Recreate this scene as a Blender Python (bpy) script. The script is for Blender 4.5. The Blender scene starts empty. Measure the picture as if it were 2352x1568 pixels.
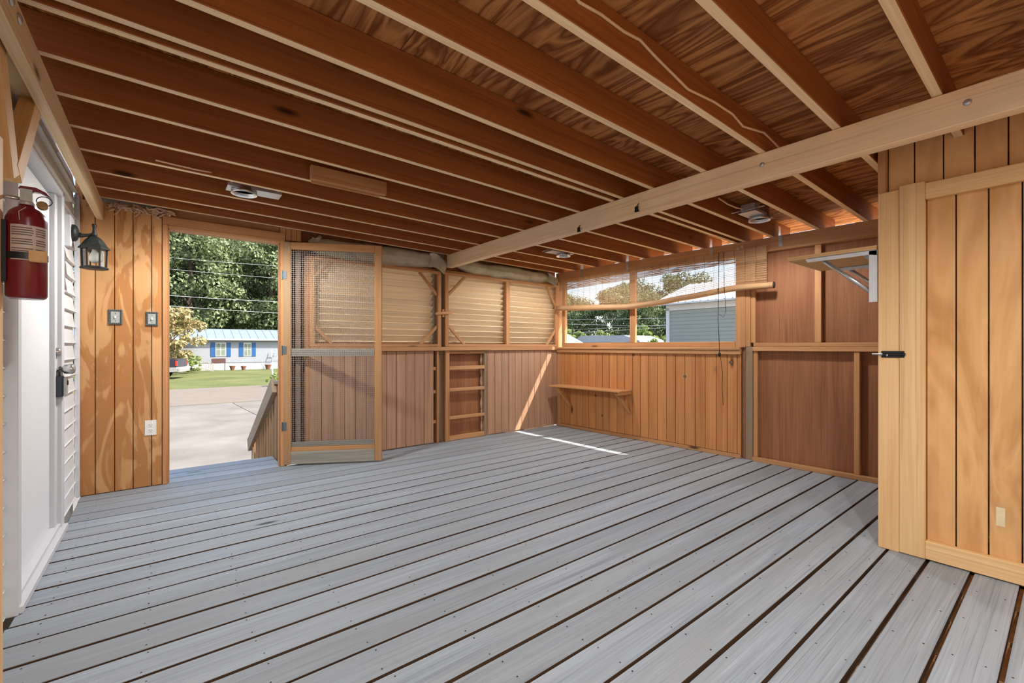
import bpy, bmesh, math, random
from mathutils import Matrix, Vector, noise
random.seed(7)
SC = bpy.context.scene
COL = SC.collection
R = math.radians

# ------------------------------------------------------------------ camera
H = 1.05                                   # eye height above the deck
FPX, CX, HY = 1017.0, 1176.0, 796.0        # focal length, centre column, horizon row in 2352x1568 px
TH = math.atan2(1295, 1017)                # view direction from the +X axis
cam_d = bpy.data.cameras.new('camera'); cam = bpy.data.objects.new('camera', cam_d); COL.objects.link(cam)
cam.location = (0, 0, H); cam.rotation_euler = (R(90), 0, TH - R(90))
cam_d.sensor_width = 36; cam_d.lens = FPX / 2352 * 36
cam_d.shift_y = (HY - 784) / 2352; cam_d.clip_start = .05; cam_d.clip_end = 400
SC.camera = cam
# ------------------------------------------------------------------ sky, sun, exposure
SUN_DIR = Vector((-.66, .59, -1.05)).normalized()      # the way the sunlight travels
SKY_STRENGTH, SUN_STRENGTH, LAMP_POWER = .36, 9.0, 100.0
w = bpy.data.worlds.new('world'); SC.world = w; w.use_nodes = True
wn = w.node_tree; bg = wn.nodes['Background']
sky = wn.nodes.new('ShaderNodeTexSky'); sky.sky_type = 'NISHITA'; sky.sun_disc = False
sky.sun_elevation = math.asin(-SUN_DIR.z); sky.sun_rotation = math.atan2(-SUN_DIR.x, -SUN_DIR.y)
sky.air_density = 1.0; sky.dust_density = 2.5; sky.ozone_density = 1.0
wn.links.new(sky.outputs[0], bg.inputs[0]); bg.inputs[1].default_value = SKY_STRENGTH
sd = bpy.data.lights.new('sun', 'SUN'); sd.energy = SUN_STRENGTH; sd.angle = R(.5); sd.color = (1, .95, .86)
so = bpy.data.objects.new('sun', sd); COL.objects.link(so)
so.rotation_euler = SUN_DIR.to_track_quat('-Z', 'Y').to_euler(); so.location = (20, -20, 30)
vs = SC.view_settings; vs.view_transform = 'Standard'; vs.look = 'None'; vs.gamma = 1; vs.use_curve_mapping = False
vs.exposure = 0.3

# ------------------------------------------------------------------ pixel -> place helpers
FW = Vector((math.cos(TH), math.sin(TH), 0)); RT = Vector((math.sin(TH), -math.cos(TH), 0))
EYE = Vector((0, 0, H))
def ray(x, y): return FW + RT * ((x - CX) / FPX) + Vector((0, 0, (HY - y) / FPX))
def at_y(x, y, Y): r = ray(x, y); return EYE + r * (Y / r.y)
def at_x(x, y, X): r = ray(x, y); return EYE + r * (X / r.x)
def at_z(x, y, Z): r = ray(x, y); return EYE + r * ((Z - H) / r.z)
# window wall frame: local x runs along the wall towards the camera, y points outdoors
WA = math.atan(.05)
WF = Matrix.Translation((4.145, 4.30, 0)) @ Matrix.Rotation(-R(90) + WA, 4, 'Z')
WFI = WF.inverted()
def at_w(x, y, n=0.0):
    e = WFI @ EYE; r = WFI.to_3x3() @ ray(x, y); return e + r * ((n - e.y) / r.y)
I4 = Matrix.Identity(4)

# ------------------------------------------------------------------ materials
MATS = {}
def srgb(r, g, b):
    f = lambda c: (c / 255 / 12.92) if c / 255 <= .04045 else ((c / 255 + .055) / 1.055) ** 2.4
    return (f(r), f(g), f(b), 1)
class NT:
    def __init__(s, name):
        s.m = bpy.data.materials.new(name); s.m.use_nodes = True; s.t = s.m.node_tree
        s.b = s.t.nodes['Principled BSDF']; MATS[name] = s.m
    def n(s, kind, **kw):
        o = s.t.nodes.new('ShaderNode' + kind)
        for k, v in kw.items():
            if k[0] == 'i' and k[1:].isdigit(): o.inputs[int(k[1:])].default_value = v
            else:
                try: setattr(o, k, v)
                except AttributeError: o.inputs[k].default_value = v
        return o
    def l(s, a, b): s.t.links.new(a, b)
    def set(s, **kw):
        for k, v in kw.items(): s.b.inputs[k.replace('_', ' ')].default_value = v
    def math(s, op, a, b=None, clamp=False):
        o = s.n('Math', operation=op, use_clamp=clamp)
        for i, v in enumerate((a, b)):
            if v is None: continue
            if hasattr(v, 'is_output') or isinstance(v, bpy.types.NodeSocket): s.l(v, o.inputs[i])
            else: o.inputs[i].default_value = v
        return o.outputs[0]
    def mix(s, fac, a, b, mode='MIX'):
        o = s.n('Mix', data_type='RGBA', blend_type=mode)
        for i, v in ((0, fac), (6, a), (7, b)):
            if isinstance(v, bpy.types.NodeSocket): s.l(v, o.inputs[i])
            else: o.inputs[i].default_value = v
        return o.outputs[2]
    def ramp(s, v, stops):
        o = s.n('ValToRGB'); e = o.color_ramp.elements
        while len(e) < len(stops): e.new(.5)
        for q, (p, c) in zip(e, stops): q.position = p; q.color = c if len(c) == 4 else (*c, 1)
        s.l(v, o.inputs[0]); return o.outputs[0]
    def coords(s, scale, spread=40.0, rnd=True):
        tc = s.n('TexCoord'); out = tc.outputs['Object']
        if rnd:
            oi = s.n('ObjectInfo'); c = s.n('CombineXYZ')
            for i, k in enumerate((spread, spread * 1.7, spread * .6)): s.l(s.math('MULTIPLY', oi.outputs['Random'], k), c.inputs[i])
            a = s.n('VectorMath', operation='ADD'); s.l(out, a.inputs[0]); s.l(c.outputs[0], a.inputs[1]); out = a.outputs[0]
        m = s.n('Mapping'); s.l(out, m.inputs[0]); m.inputs['Scale'].default_value = scale
        return m.outputs[0]
    def noise(s, v, scale=1, detail=4, rough=.55, dist=0):
        o = s.n('TexNoise'); s.l(v, o.inputs['Vector'])
        for k, x in (('Scale', scale), ('Detail', detail), ('Roughness', rough), ('Distortion', dist)): o.inputs[k].default_value = x
        return o.outputs['Fac']
    def bump(s, v, strength=.2, dist=.01):
        o = s.n('Bump'); o.inputs['Strength'].default_value = strength; o.inputs['Distance'].default_value = dist
        s.l(v, o.inputs['Height']); s.l(o.outputs[0], s.b.inputs['Normal'])
def sc3(axis, along, cross): return tuple(along if a == axis else cross for a in 'XYZ')
def shade(c, k): return tuple(min(1, x * k) for x in c[:3]) + (1,)

def wood(name, dark, light, axis='X', along=.55, cross=11, fine=95, knots=0.0, rough=.62, var=.18, bump=.15, grey=None, spec=.3, lines=.35):
    """solid sawn timber: long grain streaks, fine lines, a few knots, piece-to-piece variation"""
    t = NT(name)
    v = t.coords(sc3(axis, along, cross)); n1 = t.noise(v, 1, 5, .6, 1.2)
    f = t.noise(t.coords(sc3(axis, along * 3, fine)), 1, 3, .6, .4)
    mixv = t.math('ADD', t.math('MULTIPLY', n1, .6), t.math('MULTIPLY', f, .4))
    col = t.ramp(mixv, [(.3, dark), (.5, tuple((a + b) / 2 for a, b in zip(dark[:3], light[:3]))), (.7, light)])
    ln_ = t.noise(t.coords(sc3(axis, along * 1.6, fine * 1.5), 55), 1, 2, .5, .8)          # thin dark growth lines
    col = t.mix(t.math('MULTIPLY', t.ramp(ln_, [(.56, (0, 0, 0)), (.70, (1, 1, 1))]), lines), col, shade(dark, .55))
    if grey is not None:
        g = t.noise(t.coords(sc3(axis, .5, 2.2), 90), 1, 5, .65, .5)
        col = t.mix(t.ramp(g, [(.42, (0, 0, 0)), (.68, (1, 1, 1))]), col, grey)
    if knots:
        vo = t.n('TexVoronoi', feature='F1'); t.l(t.coords(sc3(axis, 1.7, 5.5), 70), vo.inputs['Vector']); vo.inputs['Scale'].default_value = 1
        near = t.ramp(vo.outputs['Distance'], [(.05, (1, 1, 1)), (.13, (0, 0, 0))])
        sp = t.n('SeparateColor'); t.l(vo.outputs['Color'], sp.inputs[0])
        pick = t.math('GREATER_THAN', sp.outputs[0], 1 - min(.9, knots * 2.5))
        col = t.mix(t.math('MULTIPLY', near, pick), col, shade(dark, .22))
    oi = t.n('ObjectInfo'); hs = t.n('HueSaturation'); t.l(col, hs.inputs['Color'])
    t.l(t.math('ADD', t.math('MULTIPLY', oi.outputs['Random'], 2 * var), 1 - var), hs.inputs['Value'])
    t.l(hs.outputs[0], t.b.inputs['Base Color']); t.set(Roughness=rough); t.b.inputs['Specular IOR Level'].default_value = spec
    t.bump(f, bump, .004)
    return t.m
def ply(name, dark, light, axis='Z', along=.8, cross=3.2, bands=5.0, sharp=.2, rough=.65, var=.08, spec=.25, grime=0.0, sheet=False):
    """rotary cut plywood: contour bands of a stretched noise"""
    t = NT(name)
    if sheet:                                  # the pattern runs on across the grooves of one sheet
        g_ = t.n('NewGeometry'); mp = t.n('Mapping'); t.l(g_.outputs['Position'], mp.inputs[0]); mp.inputs['Scale'].default_value = sc3(axis, along, cross); v0 = mp.outputs[0]
    else: v0 = t.coords(sc3(axis, along, cross))
    n0 = t.noise(v0, 1, 3.5, .55, 1.1)
    p = t.math('PINGPONG', t.math('MULTIPLY', n0, bands), .5)
    p = t.math('MULTIPLY', p, 2)
    f = t.noise(t.coords(sc3(axis, 3, 120)), 1, 3, .6)
    q = t.math('ADD', t.math('MULTIPLY', p, .8), t.math('MULTIPLY', f, .25))
    col = t.ramp(q, [(.5 - sharp, dark), (.5 + sharp, light)])
    if grime:
        g = t.noise(t.coords((2, 2, 2), 60), 1, 4, .6)
        col = t.mix(t.math('MULTIPLY', t.ramp(g, [(.5, (0, 0, 0)), (.72, (1, 1, 1))]), grime), col, shade(dark, .6))
    oi = t.n('ObjectInfo'); hs = t.n('HueSaturation'); t.l(col, hs.inputs['Color'])
    t.l(t.math('ADD', t.math('MULTIPLY', oi.outputs['Random'], 2 * var), 1 - var), hs.inputs['Value'])
    t.l(hs.outputs[0], t.b.inputs['Base Color']); t.set(Roughness=rough); t.b.inputs['Specular IOR Level'].default_value = spec
    t.bump(f, .15, .003)
    return t.m
def plain(name, c, rough=.5, metal=0, spec=.5, speckle=0.0, sscale=30, alt=None, trans=0, bump=0):
    t = NT(name); t.set(Roughness=rough, Metallic=metal); t.b.inputs['Specular IOR Level'].default_value = spec
    n = t.noise(t.coords((sscale,) * 3), 1, 4, .6)
    t.l(t.ramp(n, [(.3, shade(c, 1 - speckle)), (.7, alt or shade(c, 1 + speckle))]), t.b.inputs['Base Color'])
    if bump: t.bump(n, bump, .004)
    if trans: t.b.inputs['Transmission Weight'].default_value = trans
    return t.m

M_DECK = wood('deck_wood', srgb(130, 139, 148), srgb(168, 177, 186), 'X', along=.8, cross=14, fine=120, rough=.6, var=.10, bump=.45, grey=srgb(143, 147, 150), spec=.35, knots=.05, lines=.5)
M_JOIST = wood('joist_wood', srgb(124, 68, 28), srgb(172, 104, 50), 'X', along=.5, cross=9, knots=.3, var=.12, rough=.7)
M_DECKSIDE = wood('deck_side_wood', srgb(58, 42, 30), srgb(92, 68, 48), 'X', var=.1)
M_EDGE = wood('lit_edge_wood', srgb(220, 184, 136), srgb(248, 226, 186), 'X', along=.5, cross=14, knots=.12, var=.05, rough=.7)  # paler joist edges; brightness of the lit undersides is put into the colour
M_JOISTY = wood('subfloor_wood', srgb(130, 90, 55), srgb(175, 128, 82), 'Y', var=.15)
M_SHEATH = ply('roof_plywood', srgb(120, 66, 30), srgb(190, 130, 76), 'Y', along=1.0, cross=4.5, bands=7, sharp=.35, grime=.35)
M_BEAM = wood('beam_wood', srgb(226, 186, 140), srgb(246, 220, 182), 'Y', along=.5, cross=14, knots=.2, var=.03, grey=srgb(214, 196, 164))
M_PALEY = wood('pale_timber_y', srgb(205, 176, 130), srgb(232, 210, 170), 'Y', along=.5, cross=10, knots=.25, var=.04)
M_PALEZ = wood('pale_timber_z', srgb(214, 168, 112), srgb(240, 204, 152), 'Z', along=.5, cross=12, knots=.22, var=.05)
M_TRIMX = wood('trim_wood_x', srgb(170, 118, 76), srgb(208, 160, 112), 'X', knots=.15, var=.1)
M_TRIMY = wood('trim_wood_y', srgb(166, 112, 70), srgb(205, 152, 102), 'Y', knots=.15, var=.08)
M_TRIMZ = wood('trim_wood_z', srgb(168, 114, 72), srgb(206, 156, 108), 'Z', knots=.15, var=.1)
M_OLDZ = wood('old_post_wood', srgb(120, 96, 74), srgb(160, 132, 104), 'Z', var=.1, grey=srgb(130, 122, 110))
M_SIDEPLY = ply('entry_plywood', srgb(182, 126, 76), srgb(208, 158, 106), 'Z', along=1.5, cross=5.2, bands=3.6, sharp=.12, grime=.3, sheet=True)
M_CLOSET = ply('closet_plywood', srgb(194, 142, 88), srgb(222, 174, 118), 'Z', along=1.0, cross=4.0, bands=3.0, sharp=.45, var=.03, sheet=True, grime=.25)
M_PANELB = wood('back_panel_wood', srgb(156, 116, 88), srgb(196, 158, 130), 'Z', along=.5, cross=16, rough=.6, var=.07)
M_PANELW = wood('window_panel_wood', srgb(172, 108, 58), srgb(212, 152, 96), 'Z', along=.5, cross=12, rough=.55, var=.08, knots=.1)
M_REDPLY = wood('reddish_plywood', srgb(128, 80, 52), srgb(170, 116, 80), 'Z', along=.7, cross=9, rough=.65, var=.05)
M_LOUV = wood('louvre_wood', srgb(234, 202, 158), srgb(250, 230, 198), 'X', along=.6, cross=18, var=.06)
M_GREYW = wood('grey_weathered_wood', srgb(120, 116, 106), srgb(168, 164, 152), 'X', cross=16, var=.1, bump=.4)
M_SCREENX = wood('screen_door_wood_x', srgb(170, 118, 70), srgb(200, 150, 100), 'X', knots=.12, var=.06, grey=srgb(150, 132, 108))
M_SCREENZ = wood('screen_door_wood_z', srgb(166, 116, 70), srgb(198, 150, 102), 'Z', knots=.12, var=.06, grey=srgb(150, 132, 108))
M_WHITE = plain('white_door_paint', srgb(232, 234, 236), .45, speckle=.02, sscale=60)
M_VINYL = plain('white_vinyl_siding', srgb(226, 230, 232), .5, speckle=.03, sscale=9)
M_GREYTRIM = plain('stained_grey_trim', srgb(186, 178, 164), .6, speckle=.12, sscale=18)
M_STEEL = plain('galvanised_steel', srgb(196, 200, 202), .35, .75, speckle=.1, sscale=60)
M_CHROME = plain('brushed_nickel', srgb(190, 190, 188), .28, .9, speckle=.05)
M_BLACK = plain('black_metal', srgb(28, 30, 30), .4, .2, speckle=.2)
M_IRON = plain('verdigris_iron', srgb(22, 26, 25), .55, .2, speckle=.35, sscale=45, alt=srgb(44, 48, 43))
M_RED = plain('red_enamel', srgb(108, 16, 28), .25, 0, .6, speckle=.05)
M_LABEL = plain('label_paper', srgb(188, 170, 156), .6, speckle=.04)
M_INK = plain('label_ink', srgb(92, 76, 72), .7, speckle=.1)
M_BRASS = plain('dull_brass', srgb(176, 140, 96), .4, .7, speckle=.1)
M_PLASTIC = plain('white_plastic', srgb(232, 232, 228), .35, speckle=.02)
M_PEWTER = plain('pewter', srgb(170, 174, 170), .45, .25, speckle=.15, sscale=80)
M_PEWTERD = plain('dark_pewter', srgb(104, 114, 118), .45, .4, speckle=.3, sscale=120)
M_BATT = plain('insulation_facing', srgb(176, 172, 150), .7, speckle=.12, sscale=7, alt=srgb(206, 202, 178), bump=.3)
M_WOOL = plain('pink_brown_insulation', srgb(196, 164, 140), .95, speckle=.25, sscale=40)
M_BAMBOO = wood('bamboo', srgb(158, 118, 82), srgb(204, 164, 120), 'X', cross=60, fine=200, var=.05)
M_THREAD = plain('dark_thread', srgb(70, 56, 44), .9)
M_CABLE = plain('cable_sheath', srgb(226, 190, 150), .5)
M_BULB = plain('bulb_glass', srgb(238, 238, 232), .25)
M_NAIL = plain('nail_steel', srgb(40, 36, 34), .6, .3)
M_DARK = plain('lockbox_shell', srgb(44, 52, 60), .5, speckle=.1)
M_CONC = plain('concrete', srgb(108, 101, 93), .85, speckle=.14, sscale=.8, alt=srgb(124, 118, 111), bump=.1)
M_ROAD = plain('road_surface', srgb(112, 101, 91), .9, speckle=.08, sscale=1.6)
M_SOIL = plain('sandy_soil', srgb(214, 186, 146), .95, speckle=.2, sscale=2.5, bump=.3)
def lawn():
    t = NT('lawn_grass'); v = t.coords((1, 1, 1), rnd=False)
    a = t.noise(v, .35, 5, .6); b = t.noise(v, 9, 4, .7)
    c = t.ramp(t.math('ADD', t.math('MULTIPLY', a, .6), t.math('MULTIPLY', b, .4)), [(.35, srgb(62, 70, 28)), (.52, srgb(90, 96, 46)), (.68, srgb(116, 110, 70))])
    t.l(c, t.b.inputs['Base Color']); t.set(Roughness=.95); t.bump(b, .6, .05); return t.m
M_LAWN = lawn()
def leafmat(name, c1, c2, tr=.35):
    t = NT(name); oi = t.n('ObjectInfo'); g = t.n('NewGeometry')
    k = t.noise(t.coords((.5,) * 3), 1, 3); col = t.ramp(t.math('ADD', t.math('MULTIPLY', g.outputs['Random Per Island'], .55), t.math('MULTIPLY', k, .45)), [(.25, c1), (.75, c2)])
    hs = t.n('HueSaturation'); t.l(col, hs.inputs['Color']); t.l(t.math('ADD', t.math('MULTIPLY', oi.outputs['Random'], .3), .85), hs.inputs['Value'])
    t.l(hs.outputs[0], t.b.inputs['Base Color']); t.set(Roughness=.55)
    tl = t.n('BsdfTranslucent'); t.l(hs.outputs[0], tl.inputs[0]); mx = t.n('MixShader'); mx.inputs[0].default_value = tr
    t.l(t.b.outputs[0], mx.inputs[1]); t.l(tl.outputs[0], mx.inputs[2]); t.l(mx.outputs[0], t.t.nodes['Material Output'].inputs[0]); return t.m
M_LEAF = leafmat('oak_leaves', srgb(70, 86, 54), srgb(152, 164, 116))
M_LEAF2 = leafmat('bright_leaves', srgb(88, 112, 48), srgb(172, 186, 100))
M_LEAF3 = leafmat('autumn_leaves', srgb(128, 118, 70), srgb(206, 186, 136))
M_BARK = plain('bark', srgb(96, 82, 68), .9, speckle=.3, sscale=12)
M_HSID = plain('grey_house_siding', srgb(150, 152, 158), .7, speckle=.04, sscale=4)
M_GSID = plain('blue_grey_siding', srgb(146, 154, 150), .65, speckle=.03, sscale=4)
M_ROOFM = plain('metal_roof', srgb(122, 134, 152), .5, .1, speckle=.06, sscale=2)
M_ROOFW = plain('white_metal_roof', srgb(190, 192, 195), .5, speckle=.03, sscale=2)
M_BLUE = plain('blue_shutter_paint', srgb(32, 84, 136), .5, speckle=.05)
M_GLASS = plain('window_pane', srgb(120, 130, 116), .08, 0, .8, speckle=.2, sscale=2)
M_HWHITE = plain('white_house_trim', srgb(206, 207, 210), .6, speckle=.02)
M_OUTWOOD = wood('outdoor_rail_wood', srgb(132, 100, 70), srgb(184, 146, 108), 'Z', var=.12)
M_OUTWOODY = wood('outdoor_rail_wood_y', srgb(132, 100, 70), srgb(184, 146, 108), 'Y', var=.12, grey=srgb(150, 140, 126))
M_TRUCK = plain('dark_truck_paint', srgb(52, 50, 62), .25, .2, .6, speckle=.05)
M_TRUCKS = plain('silver_truck_paint', srgb(176, 172, 170), .35, .4, speckle=.05)
M_TYRE = plain('tyre_rubber', srgb(30, 30, 30), .9)
M_TAIL = plain('red_lens', srgb(200, 40, 30), .2, speckle=.05)
M_LAMPGLASS = plain('seeded_glass', (.9, .92, .9, 1), .05, 0, .5, trans=1.0)

# ------------------------------------------------------------------ object builders
WM = {}                     # world matrix of every object made here
def link(o, M, parent):
    if parent is not None:
        o.parent = parent; o.matrix_parent_inverse = WM[parent.name].inverted()
    o.matrix_basis = M; WM[o.name] = M.copy(); COL.objects.link(o); return o
def empty(name, loc, M=None, label=None, cat=None, group=None, kind=None):
    o = bpy.data.objects.new(name, None); o.empty_display_size = .1
    link(o, M if M is not None else Matrix.Translation(loc), None); return tag(o, label, cat, group, kind)
def tag(o, label=None, cat=None, group=None, kind=None):
    for k, v in (('label', label), ('category', cat), ('group', group), ('kind', kind)):
        if v: o[k] = v
    return o
BOXES = {}
def box(name, x0, x1, y0, y1, z0, z1, mat, parent=None, M=I4, bev=.0025, rot=None, edge=None, edge_axis=2):
    """a sawn board; alike boards share one mesh"""
    d = (abs(x1 - x0), abs(y1 - y0), abs(z1 - z0)); key = tuple(round(v, 4) for v in d) + (mat.name, bev)
    me = BOXES.get(key)
    if me is None:
        bm = bmesh.new(); bmesh.ops.create_cube(bm, size=1); bmesh.ops.scale(bm, vec=d, verts=bm.verts)
        b = min(bev, min(d) * .3)
        if b > 0: bmesh.ops.bevel(bm, geom=bm.edges[:], offset=b, segments=1, affect='EDGES')
        me = bpy.data.meshes.new(name); bm.to_mesh(me); bm.free(); me.materials.append(mat); BOXES[key] = me
        if edge is not None:                       # second wood: joist edges with light in the colour, deck board sides
            me.materials.append(edge)
            for p in me.polygons: p.material_index = 1 if abs(p.normal[edge_axis]) > .8 else 0
    o = bpy.data.objects.new(name, me)
    T = Matrix.Translation(((x0 + x1) / 2, (y0 + y1) / 2, (z0 + z1) / 2))
    return link(o, M @ T @ (rot if rot is not None else I4), parent)
def bar(name, p, q, wid, thk, mat, parent=None, M=I4, up=(0, 0, 1), bev=.002, axis='X'):
    """a straight timber from p to q; wid along `up`, thk across; its grain axis is local X (or Z)"""
    p, q = Vector(p), Vector(q); d = q - p; L = d.length; x = d / L
    u = Vector(up); u = (u - x * u.dot(x)).normalized(); yv = u.cross(x)
    if axis == 'X': Rm = Matrix((x, yv, u)).transposed().to_4x4(); dims = (L, thk, wid)
    elif axis == 'Z': Rm = Matrix((u, yv, x)).transposed().to_4x4(); Rm = Matrix((-yv, u, x)).transposed().to_4x4(); dims = (thk, wid, L)
    else: Rm = Matrix((-yv, x, u)).transposed().to_4x4(); dims = (thk, L, wid)
    c = (p + q) / 2
    return box(name, -dims[0] / 2, dims[0] / 2, -dims[1] / 2, dims[1] / 2, -dims[2] / 2, dims[2] / 2, mat, parent, M @ Matrix.Translation(c) @ Rm, bev)
class MB:
    def __init__(s): s.v = []; s.f = []; s.sm = False
    def quad(s, a, b, c, d): k = len(s.v); s.v += [Vector(p) for p in (a, b, c, d)]; s.f.append((k, k + 1, k + 2, k + 3)); return s
    def box(s, x0, x1, y0, y1, z0, z1, M=I4):
        k = len(s.v); s.v += [M @ Vector((x, y, z)) for x in (x0, x1) for y in (y0, y1) for z in (z0, z1)]
        s.f += [tuple(k + i for i in f) for f in ((0, 1, 3, 2), (4, 6, 7, 5), (0, 4, 5, 1), (2, 3, 7, 6), (0, 2, 6, 4), (1, 5, 7, 3))]; return s
    def tube(s, pts, r, n=6, caps=True):
        pts = [Vector(p) for p in pts]; rs = r if isinstance(r, (list, tuple)) else [r] * len(pts)
        k0 = len(s.v); ref = Vector((.3, .2, 1)).normalized()
        for i, p in enumerate(pts):
            d = (pts[min(i + 1, len(pts) - 1)] - pts[max(i - 1, 0)]).normalized()
            a = d.cross(ref)
            if a.length < .05: a = d.cross(Vector((1, 0, 0)))
            a.normalize(); b = d.cross(a)
            for j in range(n): t = 2 * math.pi * j / n; s.v.append(p + (a * math.cos(t) + b * math.sin(t)) * rs[i])
        for i in range(len(pts) - 1):
            for j in range(n): a = k0 + i * n + j; b = k0 + i * n + (j + 1) % n; s.f.append((a, b, b + n, a + n))
        if caps:
            s.f.append(tuple(k0 + j for j in reversed(range(n)))); e = k0 + (len(pts) - 1) * n; s.f.append(tuple(e + j for j in range(n)))
        return s
    def lathe(s, c, prof, n=16, M=I4):
        """profile of (radius, height) turned about local z at c"""
        k = len(s.v); c = Vector(c)
        for r, z in prof:
            for j in range(n): t = 2 * math.pi * j / n; s.v.append(M @ (c + Vector((r * math.cos(t), r * math.sin(t), z))))
        for i in range(len(prof) - 1):
            for j in range(n): a = k + i * n + j; b = k + i * n + (j + 1) % n; s.f.append((a, b, b + n, a + n))
        if prof[0][0] > 1e-6: s.f.append(tuple(k + j for j in reversed(range(n))))
        if prof[-1][0] > 1e-6: e = k + (len(prof) - 1) * n; s.f.append(tuple(e + j for j in range(n)))
        return s
    def prism(s, poly, y0, y1, M=I4):
        """polygon in local xz pushed from y0 to y1"""
        k = len(s.v); m = len(poly)
        for y in (y0, y1): s.v += [M @ Vector((x, y, z)) for x, z in poly]
        s.f.append(tuple(k + i for i in range(m))); s.f.append(tuple(k + m + i for i in reversed(range(m))))
        for i in range(m): j = (i + 1) % m; s.f.append((k + i, k + m + i, k + m + j, k + j))
        return s
    def grid(s, fn, nu, nv):
        k = len(s.v)
        for i in range(nu + 1):
            for j in range(nv + 1): s.v.append(Vector(fn(i / nu, j / nv)))
        for i in range(nu):
            for j in range(nv): a = k + i * (nv + 1) + j; s.f.append((a, a + nv + 1, a + nv + 2, a + 1))
        return s
    def build(s, name, mat, parent=None, M=I4, smooth=False, bev=0, kind=None):
        lo = Vector([min(p[i] for p in s.v) for i in range(3)]); hi = Vector([max(p[i] for p in s.v) for i in range(3)]); c = (lo + hi) / 2
        me = bpy.data.meshes.new(name); me.from_pydata([p - c for p in s.v], [], s.f); me.update()
        bm = bmesh.new(); bm.from_mesh(me)
        if not kind == 'leaves': bmesh.ops.recalc_face_normals(bm, faces=bm.faces)
        if bev: bmesh.ops.bevel(bm, geom=bm.edges[:], offset=bev, segments=2, affect='EDGES')
        for f in bm.faces: f.smooth = smooth and len(f.verts) < 8
        bm.to_mesh(me); bm.free(); me.materials.append(mat)
        o = bpy.data.objects.new(name, me); link(o, M @ Matrix.Translation(c), parent)
        if kind and kind != 'leaves': o['kind'] = kind
        return o
def planks(parent, edges, z0, z1, y0, th, mat, M=I4, name='plank', gap=.0025, bev=.002):
    for a, b in zip(edges, edges[1:]): box(name, a + gap, b - gap, y0, y0 + th, z0, z1, mat, parent, M, bev)

# ================================================================== FLOOR (deck)
floor = empty('floor', (2, 2, 0), kind='structure', label='grey weathered deck floor of long boards', cat='floor')
ks = [(-4, 4.77), (0, 4.157), (11, 2.462), (18, 1.3675), (25, .2976), (26, .1455), (36, -1.40)]
def gapY(k):
    for (a, ya), (b, yb) in zip(ks, ks[1:]):
        if a <= k <= b: return ya + (yb - ya) * (k - a) / (b - a)
rg = random.Random(3)
edges = [(gapY(k), rg.uniform(.0055, .0085)) for k in range(-4, 37)]
for i in range(len(edges) - 1):
    (ya, ga), (yb, gb) = edges[i], edges[i + 1]
    x1 = 4.37 if i > 2 else .816
    box('deck_board', -.462 + rg.uniform(-.006, .006), x1, yb + gb, ya - ga, -.036, 0, M_DECK, floor, bev=.002, edge=M_DECKSIDE, edge_axis=1, rot=Matrix.Translation((0, 0, rg.uniform(-.0015, .001))))
nails = MB()
jx = [-.36 + .31 * k for k in range(16)]
for x in jx:
    box('floor_joist', x - .019, x + .019, -1.4, 4.40 if x > .8 else 4.74, -.178, -.0375, M_JOISTY, floor)
    for i in range(len(edges) - 1):
        for yy in (edges[i + 1][0] + .03, edges[i][0] - .03):
            cx, cy = x + rg.uniform(-.012, .012), yy + rg.uniform(-.008, .008)
            if -1.2 < cy < 4.7 and (cy < 4.3 or cx < .8):
                nails.lathe((cx, cy, .0006), [(.0032, 0), (.0028, .0004)], 6)
nails.build('nail_heads', M_NAIL, floor, kind='stuff')
for x, y in ((4.28, -.9), (4.28, .9), (4.28, 2.6), (4.28, 4.2), (.57, 4.6), (-.36, 4.6)):
    box('deck_post', x - .045, x + .045, y - .045, y + .045, -.93, -.1785, M_OUTWOOD, floor)

# ================================================================== CEILING
ceil_o = empty('ceiling', (2, 2, 2.2), kind='structure', label='open timber ceiling of joists under roof plywood', cat='ceiling')
MS = -.0172
def jz(X): return 2.110 + MS * (X + .34)
ROLL = Matrix.Rotation(-math.atan(MS), 4, 'Y')
JY = [4.262, 3.994, 3.658, 3.296, 2.973, 2.629, 2.309, 1.99, 1.912, 1.677, 1.328, 1.011, .686, .346, .02, -.31, -.64, -.97, -1.28]
JD = .14
for y in JY:
    dz = 0 if y > 1.8 else (-.012 if y > .8 else -.022)
    x0, x1 = -.44, 4.50 + .05 * (4.3 - y)
    c = ((x0 + x1) / 2, y, jz((x0 + x1) / 2) + JD / 2 + dz * .0)
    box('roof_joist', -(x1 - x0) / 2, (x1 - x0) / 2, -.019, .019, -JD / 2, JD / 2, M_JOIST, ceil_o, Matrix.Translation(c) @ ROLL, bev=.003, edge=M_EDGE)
xs = [-.47, .74, 1.96, 3.18, 4.02]; ysh = [-1.34, .34, 2.31, 4.56]
for a, b in zip(xs, xs[1:]):
    for ya, yb in zip(ysh, ysh[1:]):
        xm = (a + b) / 2
        box('plywood_sheet', -(b - a) / 2 + .002, (b - a) / 2 - .002, ya + .002, yb - .002, 0, .013, M_SHEATH, ceil_o, Matrix.Translation((xm, 0, jz(xm) + JD + .0005)) @ ROLL, bev=.001)
        box('roofing_sheet', -(b - a) / 2, (b - a) / 2, ya, yb, .0145, .02, M_ROOFM, ceil_o, Matrix.Translation((xm, 0, jz(xm) + JD)) @ ROLL, bev=0)
EAVE = .565                                            # roof overhang beyond the window wall
def eave_x(y): return (WF @ Vector(((4.30 - y) * 1.00125, EAVE, 0))).x
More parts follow.
